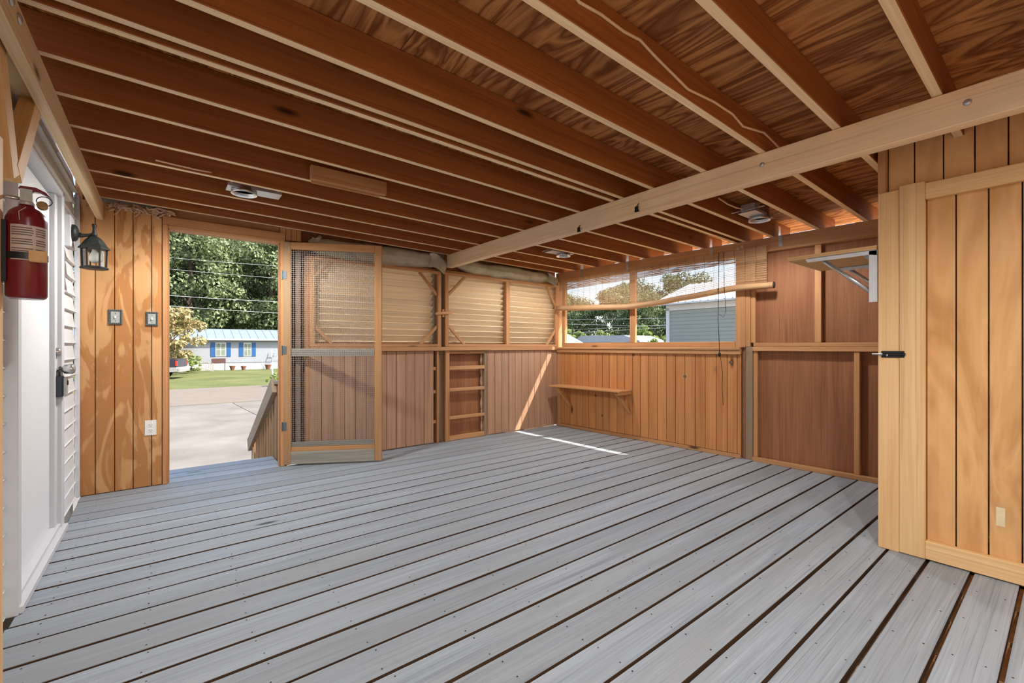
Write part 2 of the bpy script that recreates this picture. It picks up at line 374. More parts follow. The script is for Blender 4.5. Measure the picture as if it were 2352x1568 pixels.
for ya, yb_ in zip(ysh, ysh[1:]):
    for nm, mt, h0, h1 in (('plywood_sheet', M_SHEATH, .0005, .0135), ('roofing_sheet', M_ROOFM, .0145, .02)):
        e = MB(); pp = [(4.022, ya + .002), (eave_x(ya), ya + .002), (eave_x(yb_), yb_ - .002), (4.022, yb_ - .002)]
        e.v = [Vector((x, y, jz(x) + JD + h)) for h in (h0, h1) for x, y in pp]
        e.f = [(3, 2, 1, 0), (4, 5, 6, 7)] + [(i, (i + 1) % 4, 4 + (i + 1) % 4, 4 + i) for i in range(4)]
        e.build(nm, mt, ceil_o)
beam = empty('support_beam', (2.485, 1.5, 1.92), label='long level timber beam carrying the roof joists across the room', cat='beam')
box('beam_plank', 2.45, 2.487, -1.34, 4.285, 1.921, 2.0595, M_BEAM, beam); box('beam_plank', 2.4885, 2.522, -1.34, 4.285, 1.923, 2.0592, M_BEAM, beam)
for px in ((1750, 378), (2222, 235)):
    p = at_x(*px, 2.449); MB().lathe((0, 0, 0), [(.013, 0), (.012, .004), (.005, .008)], 10, Matrix.Translation(p) @ Matrix.Rotation(-R(90), 4, 'Y')).build('bolt_head', M_STEEL, beam, smooth=True)
for px in ((1331, 527), (1464, 480)):
    p = at_x(*px, 2.448); c = MB(); c.box(p.x - .012, p.x + .002, p.y - .014, p.y + .014, p.z - .018, p.z - .012); c.box(p.x - .012, p.x - .008, p.y - .012, p.y + .012, p.z - .018, p.z + .015)
    c.tube([(p.x - .006, p.y, p.z), (p.x - .02, p.y - .008, p.z + .012), (p.x - .012, p.y - .02, p.z + .03)], .003)
    c.build('cord_clip', M_BLACK, beam)

# ================================================================== BACK WALL
wb = empty('wall_back', (2, 4.3, 0), kind='structure', label='wooden back wall with grooved panelling and louvred openings', cat='wall')
YB = 4.30
planks(wb, [-.49, -.386, -.283, -.181, -.075, -.012], .004, 2.085, YB, .014, M_SIDEPLY, name='siding_plank', gap=.0022)
box('stud', -.49, -.45, YB + .015, YB + .10, 0, 2.24, M_TRIMZ, wb); box('door_stud', -.05, -.012, YB + .015, YB + .10, 0, 2.09, M_TRIMZ, wb)
box('outer_siding', -.49, .0, YB + .101, YB + .115, 0, 2.24, M_VINYL, wb, bev=0)
box('door_jamb', -.011, .021, YB - .012, YB + .115, .001, 1.985, M_TRIMZ, wb); box('jamb_strip', .0215, .032, YB + .03, YB + .07, .001, 1.955, M_TRIMZ, wb)
box('door_jamb', .802, .836, YB - .002, YB + .115, .001, 1.985, M_TRIMZ, wb); box('jamb_strip', .791, .8015, YB + .03, YB + .07, .001, 1.955, M_TRIMZ, wb)
box('door_header', -.011, .836, YB - .012, YB + .03, 1.9855, 2.045, M_TRIMX, wb); box('jamb_head', .0225, .80, YB + .001, YB + .115, 1.957, 1.985, M_TRIMX, wb)
box('header_board', -.011, .80, YB + .035, YB + .06, 2.0455, 2.12, M_TRIMX, wb); box('header_block', -.0, .04, YB - .008, YB + .03, 2.0455, 2.10, M_TRIMZ, wb)
for x0, x1 in ((.80, .84), (.8425, .885), (.888, .93), (.932, .968)): box('cripple_stud', x0, x1, YB + .0, YB + .06, 2.0455 if x0 < .84 else 1.99, 2.19, M_TRIMZ, wb)
box('outer_siding', .836, 4.22, YB + .116, YB + .13, 1.87, 2.24, M_REDPLY, wb, bev=0); box('outer_siding', -.01, .836, YB + .116, YB + .13, 1.985, 2.24, M_REDPLY, wb, bev=0)
box('outer_siding', .836, 1.05, YB + .116, YB + .13, 0, 1.869, M_REDPLY, wb, bev=0)
box('stud', .8375, .876, YB + .02, YB + .115, 0, 1.989, M_TRIMZ, wb); box('old_stud', .93, .968, YB + .02, YB + .115, 0, 1.989, M_OLDZ, wb); box('stud', 1.005, 1.035, YB + .002, YB + .115, 0, 1.87, M_TRIMZ, wb)
# lower panelling
lowL = [1.036, 1.143, 1.247, 1.351, 1.455, 1.559, 1.663, 1.767, 1.872, 1.976, 2.079, 2.183, 2.297]
planks(wb, lowL, .012, 1.005, YB, .012, M_PANELB)
lowR = [2.99, 3.014, 3.118, 3.222, 3.327, 3.429, 3.534, 3.638, 3.742, 3.846, 3.95, 4.054, 4.15]
planks(wb, lowR, .012, 1.005, YB, .012, M_PANELB)
box('backing_sheet', 1.036, 4.20, YB + .075, YB + .085, 0, 1.03, M_REDPLY, wb, bev=0)
box('outer_siding', 1.036, 4.20, YB + .116, YB + .13, -.05, 1.05, M_VINYL, wb, bev=0)
box('stud', 2.334, 2.356, YB - .004, YB + .07, 0, 1.005, M_TRIMZ, wb); box('post', 2.3565, 2.438, YB + .035, YB + .115, 0, 2.24, M_OLDZ, wb)
box('stud', 2.4385, 2.492, YB - .006, YB + .034, 0, 1.005, M_TRIMZ, wb); box('stud', 2.9635, 2.9885, YB + .0, YB + .07, 0, 1.005, M_OLDZ, wb)
for z in (.812, .56, .234): box('cleat', 2.298, 2.3335, YB + .01, YB + .04, z - .018, z + .018, M_TRIMX, wb)
for z, hgt in ((.985, .03), (.812, .04), (.568, .035), (.256, .034), (.03, .05)):
    box('cleat', 2.4925, 2.963, YB - .004 if z < .9 else YB, YB + .03, z - hgt / 2, z + hgt / 2, M_TRIMX, wb)
wool = MB()
for k in range(7):
    z = .12 + k * .13; wool.lathe((2.955 + rg.uniform(-.004, .004), YB + .05, z), [(.001, -.09), (.014, -.04), (.018, .0), (.012, .05), (.001, .09)], 7)
wool.build('insulation_edge', M_WOOL, wb, smooth=True)
box('rail', 1.036, 4.165, YB - .03, YB + .03, 1.0055, 1.048, M_TRIMX, wb)
box('ledge', 1.036, 4.165, YB + .031, YB + .115, 1.031, 1.048, M_TRIMX, wb)
box('top_plate', 1.036, 4.165, YB + .05, YB + .115, 1.872, 1.905, M_TRIMX, wb)
# louvred openings with screen frames
def slat_panel(parent, x0, x1, z0, z1):
    n = int(round((z1 - z0) / .0643))
    for k in range(n + 1):
        z = z0 + .012 + k * .0643
        if z > z1: break
        tilt = R(-46 + rg.uniform(-3, 3))
        c = Matrix.Translation(((x0 + x1) / 2, YB + .083, z)) @ Matrix.Rotation(tilt, 4, 'X')
        box('slat', -(x1 - x0) / 2, (x1 - x0) / 2, -.044, .044, -.0045, .0045, M_LOUV, parent, c, bev=.001)
def brace(parent, a, b): bar('corner_brace', (a[0], YB + .008, a[1]), (b[0], YB + .008, b[1]), .03, .02, M_TRIMX, parent, up=(0, 0, 1))
def frame_box(parent, x0, x1, z0, z1, wid):
    f0, f1 = YB - .012, YB + .022
    box('stile', x0, x0 + wid, f0, f1, z0, z1, M_TRIMZ, parent); box('stile', x1 - wid, x1, f0, f1, z0, z1, M_TRIMZ, parent)
    box('frame_rail', x0 + wid, x1 - wid, f0, f1, z1 - .028, z1, M_TRIMX, parent); box('frame_rail', x0 + wid, x1 - wid, f0, f1, z0, z0 + .03, M_TRIMX, parent)
w2 = empty('window_2', (1.7, YB, 1.05), kind='structure', label='louvred opening with screen frame behind the mesh door', cat='louvre')
frame_box(w2, 1.04, 2.384, 1.05, 1.872, .042); slat_panel(w2, 1.072, 2.318, 1.06, 1.86)
box('opening_post', 2.319, 2.3555, YB + .03, YB + .115, 1.049, 1.871, M_OLDZ, w2); box('opening_post', 1.037, 1.071, YB + .03, YB + .115, 1.049, 1.871, M_OLDZ, w2)
brace(w2, (1.085, 1.70), (1.235, 1.845)); brace(w2, (1.085, 1.235), (1.235, 1.08)); brace(w2, (2.13, 1.845), (2.345, 1.61)); brace(w2, (2.14, 1.075), (2.345, 1.275))
w3 = empty('window_3', (3.3, YB, 1.05), kind='structure', label='pair of louvred openings in one screen frame beside corner', cat='louvre')
frame_box(w3, 2.432, 4.16, 1.05, 1.872, .044); box('mid_stile', 3.282, 3.328, YB - .01, YB + .022, 1.08, 1.844, M_TRIMZ, w3)
slat_panel(w3, 2.50, 3.30, 1.06, 1.86); slat_panel(w3, 3.37, 4.165, 1.06, 1.86)
box('opening_post', 3.302, 3.368, YB + .03, YB + .115, 1.049, 1.871, M_TRIMZ, w3); box('opening_post', 2.4385, 2.499, YB + .036, YB + .115, 1.049, 1.871, M_TRIMZ, w3)
brace(w3, (2.475, 1.62), (2.70, 1.845)); brace(w3, (2.475, 1.29), (2.69, 1.075)); brace(w3, (3.96, 1.845), (4.115, 1.60)); brace(w3, (3.96, 1.075), (4.12, 1.27))
tb = MB().prism([(2.30, 1.408), (2.318, 1.424), (2.52, 1.444), (2.536, 1.434), (2.522, 1.418), (2.318, 1.394)], YB - .028, YB - .013).build('turn_button', M_TRIMX, w3, bev=.001)
box('button_block', 2.395, 2.425, YB - .012, YB + .03, 1.375, 1.462, M_TRIMZ, w3)
box('corner_post', 4.166, 4.235, YB - .004, YB + .115, 0, 1.93, M_TRIMZ, wb)
# insulation stuffed above the openings
def batt(x0, x1, zc, hgt, seed, label):
    def fn(u, v):
        a = 2 * math.pi * v; x = x0 + (x1 - x0) * u; e = 1 - .55 * abs(2 * u - 1) ** 6
        nz = noise.noise(Vector((x * 4 + seed, math.cos(a) * 1.2, math.sin(a) * 1.2))) * .022 + noise.noise(Vector((x * 11 + seed, a, 0))) * .008
        y = YB + .050 + (.075 * e + nz) * -math.cos(a) * .75; z = zc + (hgt / 2 * e + nz) * math.sin(a) + .012 * math.sin(x * 3)
        y = min(y, YB + .034 if x > 2.35 and x < 2.45 else YB + .114)          # in front of the post, inside the outer boards
        z = max(z, 1.904 if y > YB + .048 else 1.871)                          # lies on the top plate and the screen frames
        if y < YB - .018: z = min(z, jz(x) + .001)                             # tucked up to the end joist
        return (x, y, z)
    o = MB().grid(fn, 40, 18).build('insulation_batt', M_BATT, None, smooth=True); tag(o, label, 'insulation', 'insulation batts above the louvres'); return o
b1 = batt(1.05, 2.40, 1.985, .185, 1.0, 'grey green insulation batt stuffed above the louvre behind the mesh door')
b2 = batt(2.62, 4.07, 1.965, .15, 5.0, 'pale insulation batt tucked above the corner louvres')
def flap(name, p, s, parent, seed):
    r2 = random.Random(seed)
    return MB().grid(lambda u, v: (p[0] + (u - .5) * s * 1.2 + .02 * math.sin(v * 5), p[1] - .05 * math.sin(u * 3.1) - .03 * v, p[2] - v * s + .03 * math.sin(u * 4 + seed)), 6, 6).build(name, M_BATT, parent, smooth=True)
flap('loose_flap', (2.34, 4.30, 2.03), .16, b1, 1); flap('loose_flap', (4.04, 4.29, 1.995), .13, b2, 2); flap('loose_flap', (1.09, 4.335, 2.07), .07, b1, 3)
tuft = MB()
for k in range(46):
    x = -.30 + .33 * rg.random(); z = 2.095 - .03 * rg.random(); y = 4.285 + .02 * rg.random(); p = Vector((x, y, z)); pts = [p]
    for q in range(4): p = p + Vector((rg.uniform(-.03, .03), rg.uniform(-.006, .004), rg.uniform(-.022, .010))); p.y = min(p.y, 4.296); pts.append(p)
    tuft.tube(pts, [.006, .009, .008, .006, .002], 5)
for x0 in (-.27, -.16):
    pts = [Vector((x0 + .02 * math.sin(k), 4.289, 2.09 - .022 * k)) for k in range(5)]; tuft.tube(pts, [.006, .008, .006, .007, .002], 5)
tag(tuft.build('insulation_tufts', M_WOOL, None, smooth=True, kind='stuff'), 'ragged pink brown insulation wisps along top of plywood panel', 'insulation')

# ================================================================== WINDOW WALL (skewed frame)
wr = empty('wall_right', (4.2, 2.5, 0), kind='structure', label='window wall with grooved orange panelling and exposed studs', cat='wall')
gr = [.07, .135, .233, .34, .441, .542, .648, .754, .854, .962, 1.071, 1.176, 1.276, 1.383, 1.489, 1.596, 1.70, 1.803, 1.915, 2.018, 2.126, 2.233, 2.323, 2.362]
planks(wr, gr, .038, .9755, 0, .012, M_PANELW, WF)
box('corner_trim', .005, .069, -.002, .04, .0, .9755, M_TRIMZ, wr, WF)
box('base_strip', .03, 2.362, -.018, .0, .001, .036, M_TRIMX, wr, WF); box('base_strip', 2.462, 3.98, -.018, .03, .001, .036, M_TRIMX, wr, WF)
box('cap_rail', .005, 2.362, -.022, .012, .976, 1.0195, M_TRIMX, wr, WF)
box('sill_board', .0, 2.36, -.034, .10, 1.02, 1.044, M_TRIMX, wr, WF)
box('post', 2.3625, 2.398, .02, .09, 0, 1.9065, M_REDPLY, wr, WF); box('post', 2.399, 2.461, .004, .09, 0, 1.05, M_OLDZ, wr, WF)
box('header', -.02, 3.98, .0, .042, 1.907, 2.033, M_TRIMX, wr, WF); box('header_outer', -.02, 3.98, .043, .088, 1.907, 2.033, M_TRIMX, wr, WF)
box('rail', 2.4625, 3.98, -.004, .05, 1.0105, 1.047, M_TRIMX, wr, WF); box('rail', 2.4625, 3.98, .012, .05, 1.0485, 1.085, M_TRIMX, wr, WF)
box('stud', 2.947, 2.993, .012, .05, 1.0855, 1.9065, M_TRIMZ, wr, WF); box('stud', 3.215, 3.252, .006, .05, .0365, 1.01, M_TRIMZ, wr, WF)
box('stud', 2.4625, 2.5, .012, .05, .0365, 1.01, M_TRIMZ, wr, WF); box('stud', 2.4405, 2.48, .012, .051, 1.0855, 1.9065, M_TRIMZ, wr, WF)
for a, b, z0, z1 in ((2.4625, 3.235, .02, 1.04), (3.236, 3.98, .02, 1.04), (2.4625, 2.97, 1.05, 1.93), (2.971, 3.98, 1.05, 1.93)):
    box('plywood_sheet', a, b, .052 if b < 3.3 else .066, .064 if b < 3.3 else .078, z0, z1, M_REDPLY, wr, WF, bev=.001)
box('outer_siding', -.1, 4.0, .0905, .105, -.04, 1.03, M_VINYL, wr, WF, bev=0); box('outer_siding', 2.365, 4.0, .0905, .105, 1.0305, 2.03, M_VINYL, wr, WF, bev=0)
for px in (1441, 1634, 1793, 1336):
    s = at_w(px, 600).x; c = MB(); c.box(s - .016, s + .016, -.003, -.0005, 1.935, 2.03)
    c.box(s - .0175, s - .0155, -.003, .05, 2.025, 2.12); c.build('metal_tie', M_STEEL, wr, WF)
M_KNOT = plain('dark_knot', srgb(104, 82, 62), .7, speckle=.3, sscale=80)
for (px, py) in ((1455, 815), (1678, 832), (1573, 864), (1368, 908), (1383, 954)):
    p = at_w(px, py, -.001); MB().lathe((0, 0, 0), [(.018, 0), (.016, .001)], 12, Matrix.Translation((p.x, .0005, p.z)) @ Matrix.Rotation(R(90), 4, 'X')).build('knot', M_KNOT, wr, WF)
win1 = empty('window_1', WF @ Vector((1.2, 0, 1.04)), kind='structure', label='wide unglazed window opening with wooden mullion', cat='window')
box('jamb', .07, .122, .02, .07, 1.0445, 1.9065, M_TRIMZ, win1, WF); box('mullion', 1.125, 1.194, .02, .062, 1.0995, 1.9065, M_TRIMZ, win1, WF)
box('jamb_board', 2.314, 2.362, .006, .085, 1.0445, 1.9065, M_TRIMZ, win1, WF); box('jamb_board', 2.3985, 2.44, .002, .085, 1.0505, 1.9065, M_TRIMZ, win1, WF); box('jamb_cover', 2.312, 2.40, -.006, .004, 1.0445, 1.9065, M_TRIMZ, win1, WF)
box('bottom_rail', .1225, 2.3115, .02, .062, 1.0445, 1.099, M_TRIMX, win1, WF)
for px in ((1694, 571), (1704, 567)):
    p = at_w(*px, -.02); c = MB(); c.tube([(p.x + .009 * math.cos(t), -.02, p.z + .009 * math.sin(t)) for t in [k * math.pi / 6 for k in range(13)]], .003, 6); c.tube([(p.x, -.012, p.z), (p.x, .001, p.z)], .0025)
    c.build('eye_hook', M_PLASTIC, wr, WF, smooth=True)

# ================================================================== HOUSE WALL, WHITE DOOR
wl = empty('wall_left', (-.48, 2, 0), kind='structure', label='white lap sided house wall with entry door', cat='wall')
box('wall_sheathing', -.60, -.515, -3.2, 2.53, -.92, 2.6, M_VINYL, wl, bev=0); box('wall_sheathing', -.60, -.515, 3.64, 4.44, -.92, 2.6, M_VINYL, wl, bev=0)
box('wall_sheathing', -.60, -.515, 2.53, 3.64, 1.93, 2.6, M_VINYL, wl, bev=0); box('wall_sheathing', -.60, -.515, 2.53, 3.64, -.92, 0, M_VINYL, wl, bev=0)
LP = .1065
def laps(y0, y1, z0, z1):
    k = 0
    while z0 + k * LP < z1 - .02:
        z = z0 + k * LP; k += 1
        c = Matrix.Translation((-.494, 0, z + LP / 2)) @ Matrix.Rotation(R(-6.5), 4, 'Y')
        box('siding_lap', -.0025, .0025, y0, y1, -LP / 2 - .004, LP / 2 + .004, M_VINYL, wl, c, bev=.001)
        box('lap_lip', -.499, -.4785, y0, y1, z - .001, z + .002, M_VINYL, wl, bev=0)
laps(-1.4, 2.545, .01, 2.22); laps(3.625, 4.265, .01, 2.22); laps(2.545, 3.625, 1.96, 2.22)
box('corner_channel', -.49, -.462, 4.266, 4.288, .005, 2.1, M_HWHITE, wl)
box('head_trim', -.49, -.440, 1.9, 3.76, 1.925, 1.985, M_GREYTRIM, wl); box('head_trim_lip', -.49, -.415, 1.9, 3.76, 1.986, 2.004, M_GREYTRIM, wl)
d1 = empty('door_1', (-.5, 3.05, 0), kind='structure', label='plain white entry door with nickel knob and deadbolt', cat='door')
box('door_slab', -.545, -.497, 2.62, 3.487, .056, 1.885, M_WHITE, d1, bev=.004)
box('casing', -.51, -.448, 2.548, 2.60, .0, 1.915, M_HWHITE, d1); box('casing', -.51, -.455, 3.555, 3.622, .0, 1.915, M_HWHITE, d1)
box('casing', -.51, -.452, 2.6005, 3.5545, 1.90, 1.95, M_HWHITE, d1)
box('door_stop', -.51, -.475, 3.492, 3.5545, .05, 1.8995, M_HWHITE, d1); box('door_stop', -.51, -.475, 2.6005, 2.617, .05, 1.8995, M_HWHITE, d1)
box('threshold', -.51, -.438, 2.56, 3.615, .001, .03, M_HWHITE, d1); box('threshold_lip', -.51, -.462, 2.6005, 3.5545, .0305, .05, M_HWHITE, d1)
RY90 = Matrix.Rotation(R(90), 4, 'Y')
p = at_x(117, 808, -.497); MB().lathe((0, 0, 0), [(.029, 0), (.028, .006), (.023, .034), (.021, .04), (.010, .041), (0, .041)], 20, Matrix.Translation((-.4975, p.y, p.z)) @ RY90).build('deadbolt', M_CHROME, d1, smooth=True)
KY, KZ = at_x(118, 848, -.497).y, at_x(118, 848, -.497).z
kb = MB().lathe((0, 0, 0), [(.032, 0), (.030, .006), (.016, .010), (.012, .035), (.013, .045), (.026, .052), (.029, .085), (.024, .095), (0, .096)], 22, Matrix.Translation((-.4975, KY, KZ)) @ RY90).build('door_knob', M_CHROME, d1, smooth=True)
lb = empty('key_lockbox', (-.455, KY, KZ - .17), label='dark grey key lockbox hanging from the white door knob', cat='lockbox')
MB().tube([(-.462, KY + .021 * math.cos(t), KZ - .006 + .019 * math.sin(t)) for t in [k * math.pi / 8 for k in range(9)]] , .004, 8).tube([(-.462, KY + .021, KZ - .006), (-.462, KY + .021, KZ - .042)], .004, 8).tube([(-.462, KY - .021, KZ - .006), (-.462, KY - .021, KZ - .042)], .004, 8).build('shackle', M_BLACK, lb, smooth=True)
MB().box(-.490, -.445, KY - .036, KY + .036, KZ - .155, KZ - .038).build('shell', M_DARK, lb, bev=.006)
MB().box(-.4445, -.434, KY - .033, KY + .033, KZ - .15, KZ - .044).build('front_plate', M_PEWTER, lb, bev=.003)
MB().box(-.4338, -.429, KY - .012, KY + .012, KZ - .09, KZ - .065).build('dial', M_BLACK, lb, bev=.001)

# lantern
LXc, LYc = -.347, 3.82
ln = empty('wall_lantern', (-.44, LYc, 1.75), label='dark green iron wall lantern with clear panes by the plywood panel', cat='lantern')
tag(box('mount_block', -.478, -.446, LYc - .06, LYc + .09, 1.66, 1.85, M_HWHITE, None), 'white vinyl mounting block behind the wall lantern', 'block')
MB().lathe((0, 0, 0), [(.052, 0), (.052, .012), (.042, .022), (.022, .03)], 18, Matrix.Translation((-.4455, LYc, 1.752)) @ RY90).build('wall_plate', M_IRON, ln, smooth=True)
MB().tube([(-.43, LYc, 1.745), (-.40, LYc, 1.742), (-.375, LYc, 1.748), (LXc, LYc, 1.757)], [.022, .012, .010, .009], 10).lathe((LXc, LYc, 0), [(.012, 1.742), (.016, 1.756), (.009, 1.775), (.008, 1.795), (.012, 1.81), (.011, 1.822), (0, 1.822)], 10).build('arm', M_IRON, ln, smooth=True)
HEX = 6
MB().lathe((LXc, LYc, 0), [(.016, 1.745), (.03, 1.735), (.045, 1.718), (.060, 1.69), (.074, 1.672), (.076, 1.664), (.062, 1.664)], HEX, I4).build('roof', M_IRON, ln)
cg = MB()
for k in range(HEX):
    t = 2 * math.pi * k / HEX; cg.tube([(LXc + .060 * math.cos(t), LYc + .060 * math.sin(t), 1.665), (LXc + .056 * math.cos(t), LYc + .056 * math.sin(t), 1.552)], .005, 5)
cg.lathe((LXc, LYc, 0), [(.066, 1.538), (.070, 1.545), (.064, 1.552), (.058, 1.555), (.05, 1.552)], HEX); cg.build('cage', M_IRON, ln)
gp = MB()
for k in range(HEX):
    a, b = 2 * math.pi * k / HEX, 2 * math.pi * (k + 1) / HEX
    gp = MB(); gp.quad((LXc + .058 * math.cos(a), LYc + .058 * math.sin(a), 1.664), (LXc + .058 * math.cos(b), LYc + .058 * math.sin(b), 1.664), (LXc + .055 * math.cos(b), LYc + .055 * math.sin(b), 1.553), (LXc + .055 * math.cos(a), LYc + .055 * math.sin(a), 1.553))
    gp.build('pane', M_LAMPGLASS, ln)
MB().lathe((LXc, LYc, 0), [(.012, 1.675), (.013, 1.655), (.024, 1.632), (.029, 1.612), (.024, 1.59), (.010, 1.58), (0, 1.579)], 16).build('bulb', M_BULB, ln, smooth=True)

# switches and outlet on the plywood panel
def plate(name, px, py, wid, hgt, label, cat, group=None):
    p = at_y(px, py, YB - .004); e = empty(name, (p.x, YB, p.z), label=label, cat=cat, group=group); return p.x, p.z, e
for (px, py, wd, hg, lab) in ((265, 728, .074, .108, 'pewter rope edged switch plate beside the lantern'), (349, 732, .070, .104, 'pewter rope edged switch plate beside the door jamb')):
    x, z, e = plate('light_switch', px, py, wd, hg, lab, 'switch', 'switch plates on the plywood panel')
    MB().box(x - wd / 2 + .012, x + wd / 2 - .012, YB - .007, YB + .0005, z - hg / 2 + .012, z + hg / 2 - .012).build('face_plate', M_PEWTER, e, bev=.001)
    rp = MB(); r1 = [(x - wd / 2, z - hg / 2), (x + wd / 2, z - hg / 2), (x + wd / 2, z + hg / 2), (x - wd / 2, z + hg / 2)]
    for i in range(4):
        a, b = Vector((*r1[i], 0)), Vector((*r1[(i + 1) % 4], 0)); n_ = int((b - a).length / .0095)
        for k in range(n_):
            c = a.lerp(b, (k + .5) / n_); d = (b - a).normalized(); s_ = Vector((-d.y, d.x, 0)) * .006
            q0, q1 = c + s_ * 2 - d * .004, c + d * .004
            rp.tube([(q0.x, YB - .006, q0.y), ((q0.x + q1.x) / 2, YB - .010, (q0.y + q1.y) / 2), (q1.x, YB - .006, q1.y)], [.003, .005, .003], 5)
    rp.box(x - wd / 2, x + wd / 2, YB - .004, YB + .0003, z - hg / 2, z + hg / 2); rp.build('rope_border', M_PEWTERD, e)
    MB().box(x - .005, x + .005, YB - .016, YB - .0068, z - .009, z + .009).build('toggle', M_PLASTIC, e, bev=.001)
    for dz in (-.027, .027): MB().lathe((0, 0, 0), [(.003, 0), (.0025, .001)], 8, Matrix.Translation((x, YB - .0069, z + dz)) @ Matrix.Rotation(R(90), 4, 'X')).build('screw', M_BLACK, e)
x, z, e = plate('power_outlet', 346, 982, .07, .11, 'white double power outlet low on the plywood panel', 'outlet')
MB().box(x - .034, x + .034, YB - .006, YB + .0004, z - .056, z + .056).build('cover', M_PLASTIC, e, bev=.001)
for dz in (-.02, .02):
    s_ = MB().lathe((0, 0, 0), [(.0165, 0), (.0155, .002)], 14, Matrix.Translation((x, YB - .0058, z + dz)) @ Matrix.Rotation(R(90), 4, 'X')).build('socket', M_PLASTIC, e)
    sl = MB(); sl.box(x - .0075, x - .0055, YB - .0084, YB - .0076, z + dz - .001, z + dz + .008); sl.box(x + .0055, x + .0075, YB - .0084, YB - .0076, z + dz - .001, z + dz + .007); sl.box(x - .002, x + .002, YB - .0084, YB - .0076, z + dz - .009, z + dz - .005)
    sl.build('slots', M_BLACK, s_)

# ledger beam by the house with its V brace, the post with the extinguisher
lg = empty('ledger_beam', (-.36, 3, 1.955), label='pale narrow beam running beside the house wall into the plywood panel', cat='beam')
box('beam_plank', -.381, -.343, .2, 4.2985, 1.957, 2.075, M_PALEY, lg); box('beam_ply', -.440, -.3825, .2, 2.43, 1.985, 2.10, M_PALEY, lg)
for (py_, pz_) in ((1.86, 2.03), (1.95, 2.03)): MB().lathe((0, 0, 0), [(.016, 0), (.014, .006), (.006, .009)], 12, Matrix.Translation((-.343, py_, pz_)) @ RY90).build('washer', M_STEEL, lg, smooth=True)
kb_ = empty('knee_brace', (-.41, 2.2, 1.63), label='V shaped pair of pale braces hanging under the ledger beam', cat='brace')
bar('brace_leg', (-.415, 2.20, 1.62), (-.415, 1.96, 2.12), .085, .05, M_PALEZ, kb_, up=(0, 1, 0), axis='Z')
bar('brace_leg', (-.412, 2.235, 1.64), (-.40, 2.53, 2.06), .080, .046, M_PALEZ, kb_, up=(0, 1, 0), axis='Z')
tag(box('wall_post', -.470, -.372, 1.855, 1.945, .002, 1.66, M_PALEZ, None), 'pale square post beside the siding behind the fire extinguisher', 'post')
EX, EY = -.326, 1.95
fe = empty('fire_extinguisher', (EX, EY, 1.19), label='dark red fire extinguisher strapped to the post', cat='extinguisher')
MB().lathe((EX, EY, 0), [(.036, 1.193), (.042, 1.197), (.0445, 1.203), (.0445, 1.43), (.040, 1.448), (.028, 1.462), (.018, 1.468), (.016, 1.476)], 32).build('cylinder', M_RED, fe, smooth=True)
MB().lathe((EX, EY, 0), [(.017, 1.474), (.018, 1.482), (.013, 1.486)], 16).box(EX - .012, EX + .014, EY - .011, EY + .011, 1.485, 1.522).build('valve', M_PEWTER, fe, bev=.001)
MB().prism([(EX - .016, 1.522), (EX - .012, 1.530), (EX + .02, 1.531), (EX + .042, 1.520), (EX + .056, 1.500), (EX + .050, 1.506), (EX + .03, 1.517), (EX - .010, 1.517)], EY - .009, EY + .009).build('squeeze_lever', M_RED, fe, bev=.001)
MB().tube([(EX - .010, EY, 1.492), (EX - .04, EY, 1.494), (EX - .058, EY, 1.482), (EX - .066, EY, 1.455), (EX - .068, EY, 1.44)], [.006, .0055, .005, .005, .005], 8).build('carry_handle', M_CHROME, fe, smooth=True)
MB().tube([(EX + .038 + .017 * math.cos(t), EY - .004, 1.493 + .014 * math.sin(t)) for t in [k * math.pi / 8 for k in range(17)]], .0014, 6).build('pull_pin_ring', M_BLACK, fe, smooth=True)
MB().lathe((0, 0, 0), [(.012, 0), (.0125, .012), (.010, .014)], 14, Matrix.Translation((EX + .036, EY - .012, 1.474)) @ Matrix.Rotation(R(75), 4, 'X')).build('gauge', M_BRASS, fe, smooth=True)
def wrap(name, mat, parent, a0, a1, z0, z1, rr, n=14):
    return MB().grid(lambda u, v: (EX + rr * math.cos(a0 + (a1 - a0) * u), EY + rr * math.sin(a0 + (a1 - a0) * u), z0 + (z1 - z0) * v), n, 1).build(name, mat, parent, smooth=True)
lbl = wrap('label', M_LABEL, fe, R(-126), R(-8), 1.305, 1.408, .0449)
ink = MB()
for cseg, (a0, a1) in enumerate(((-122, -62), (-56, -18))):
    for k in range(13):
        z = 1.398 - k * .0068
        if k in (4, 8): continue
        e1 = a1 - rg.uniform(0, 6); n_ = 8
        ink.grid(lambda u, v: (EX + .0452 * math.cos(R(a0 + (e1 - a0) * u)), EY + .0452 * math.sin(R(a0 + (e1 - a0) * u)), z + .0028 * v), n_, 1)
ink.build('fine_print', M_INK, lbl)
st = wrap('strap', M_BLACK, fe, R(-190), R(10), 1.308, 1.328, .0462, 18); bk = MB().box(EX + .012, EX + .05, EY - .052, EY - .040, 1.300, 1.334).build('buckle', M_BRASS, st, bev=.002)
MB().box(-.3715, -.362, EY - .03, EY - .008, 1.24, 1.42).build('bracket', M_BLACK, fe, bev=.001)
MB().tube([(EX + .005, EY - .035, 1.462), (EX - .008, EY - .046, 1.445), (EX - .006, EY - .048, 1.42)], .0009, 5).build('tag_string', M_LABEL, fe)

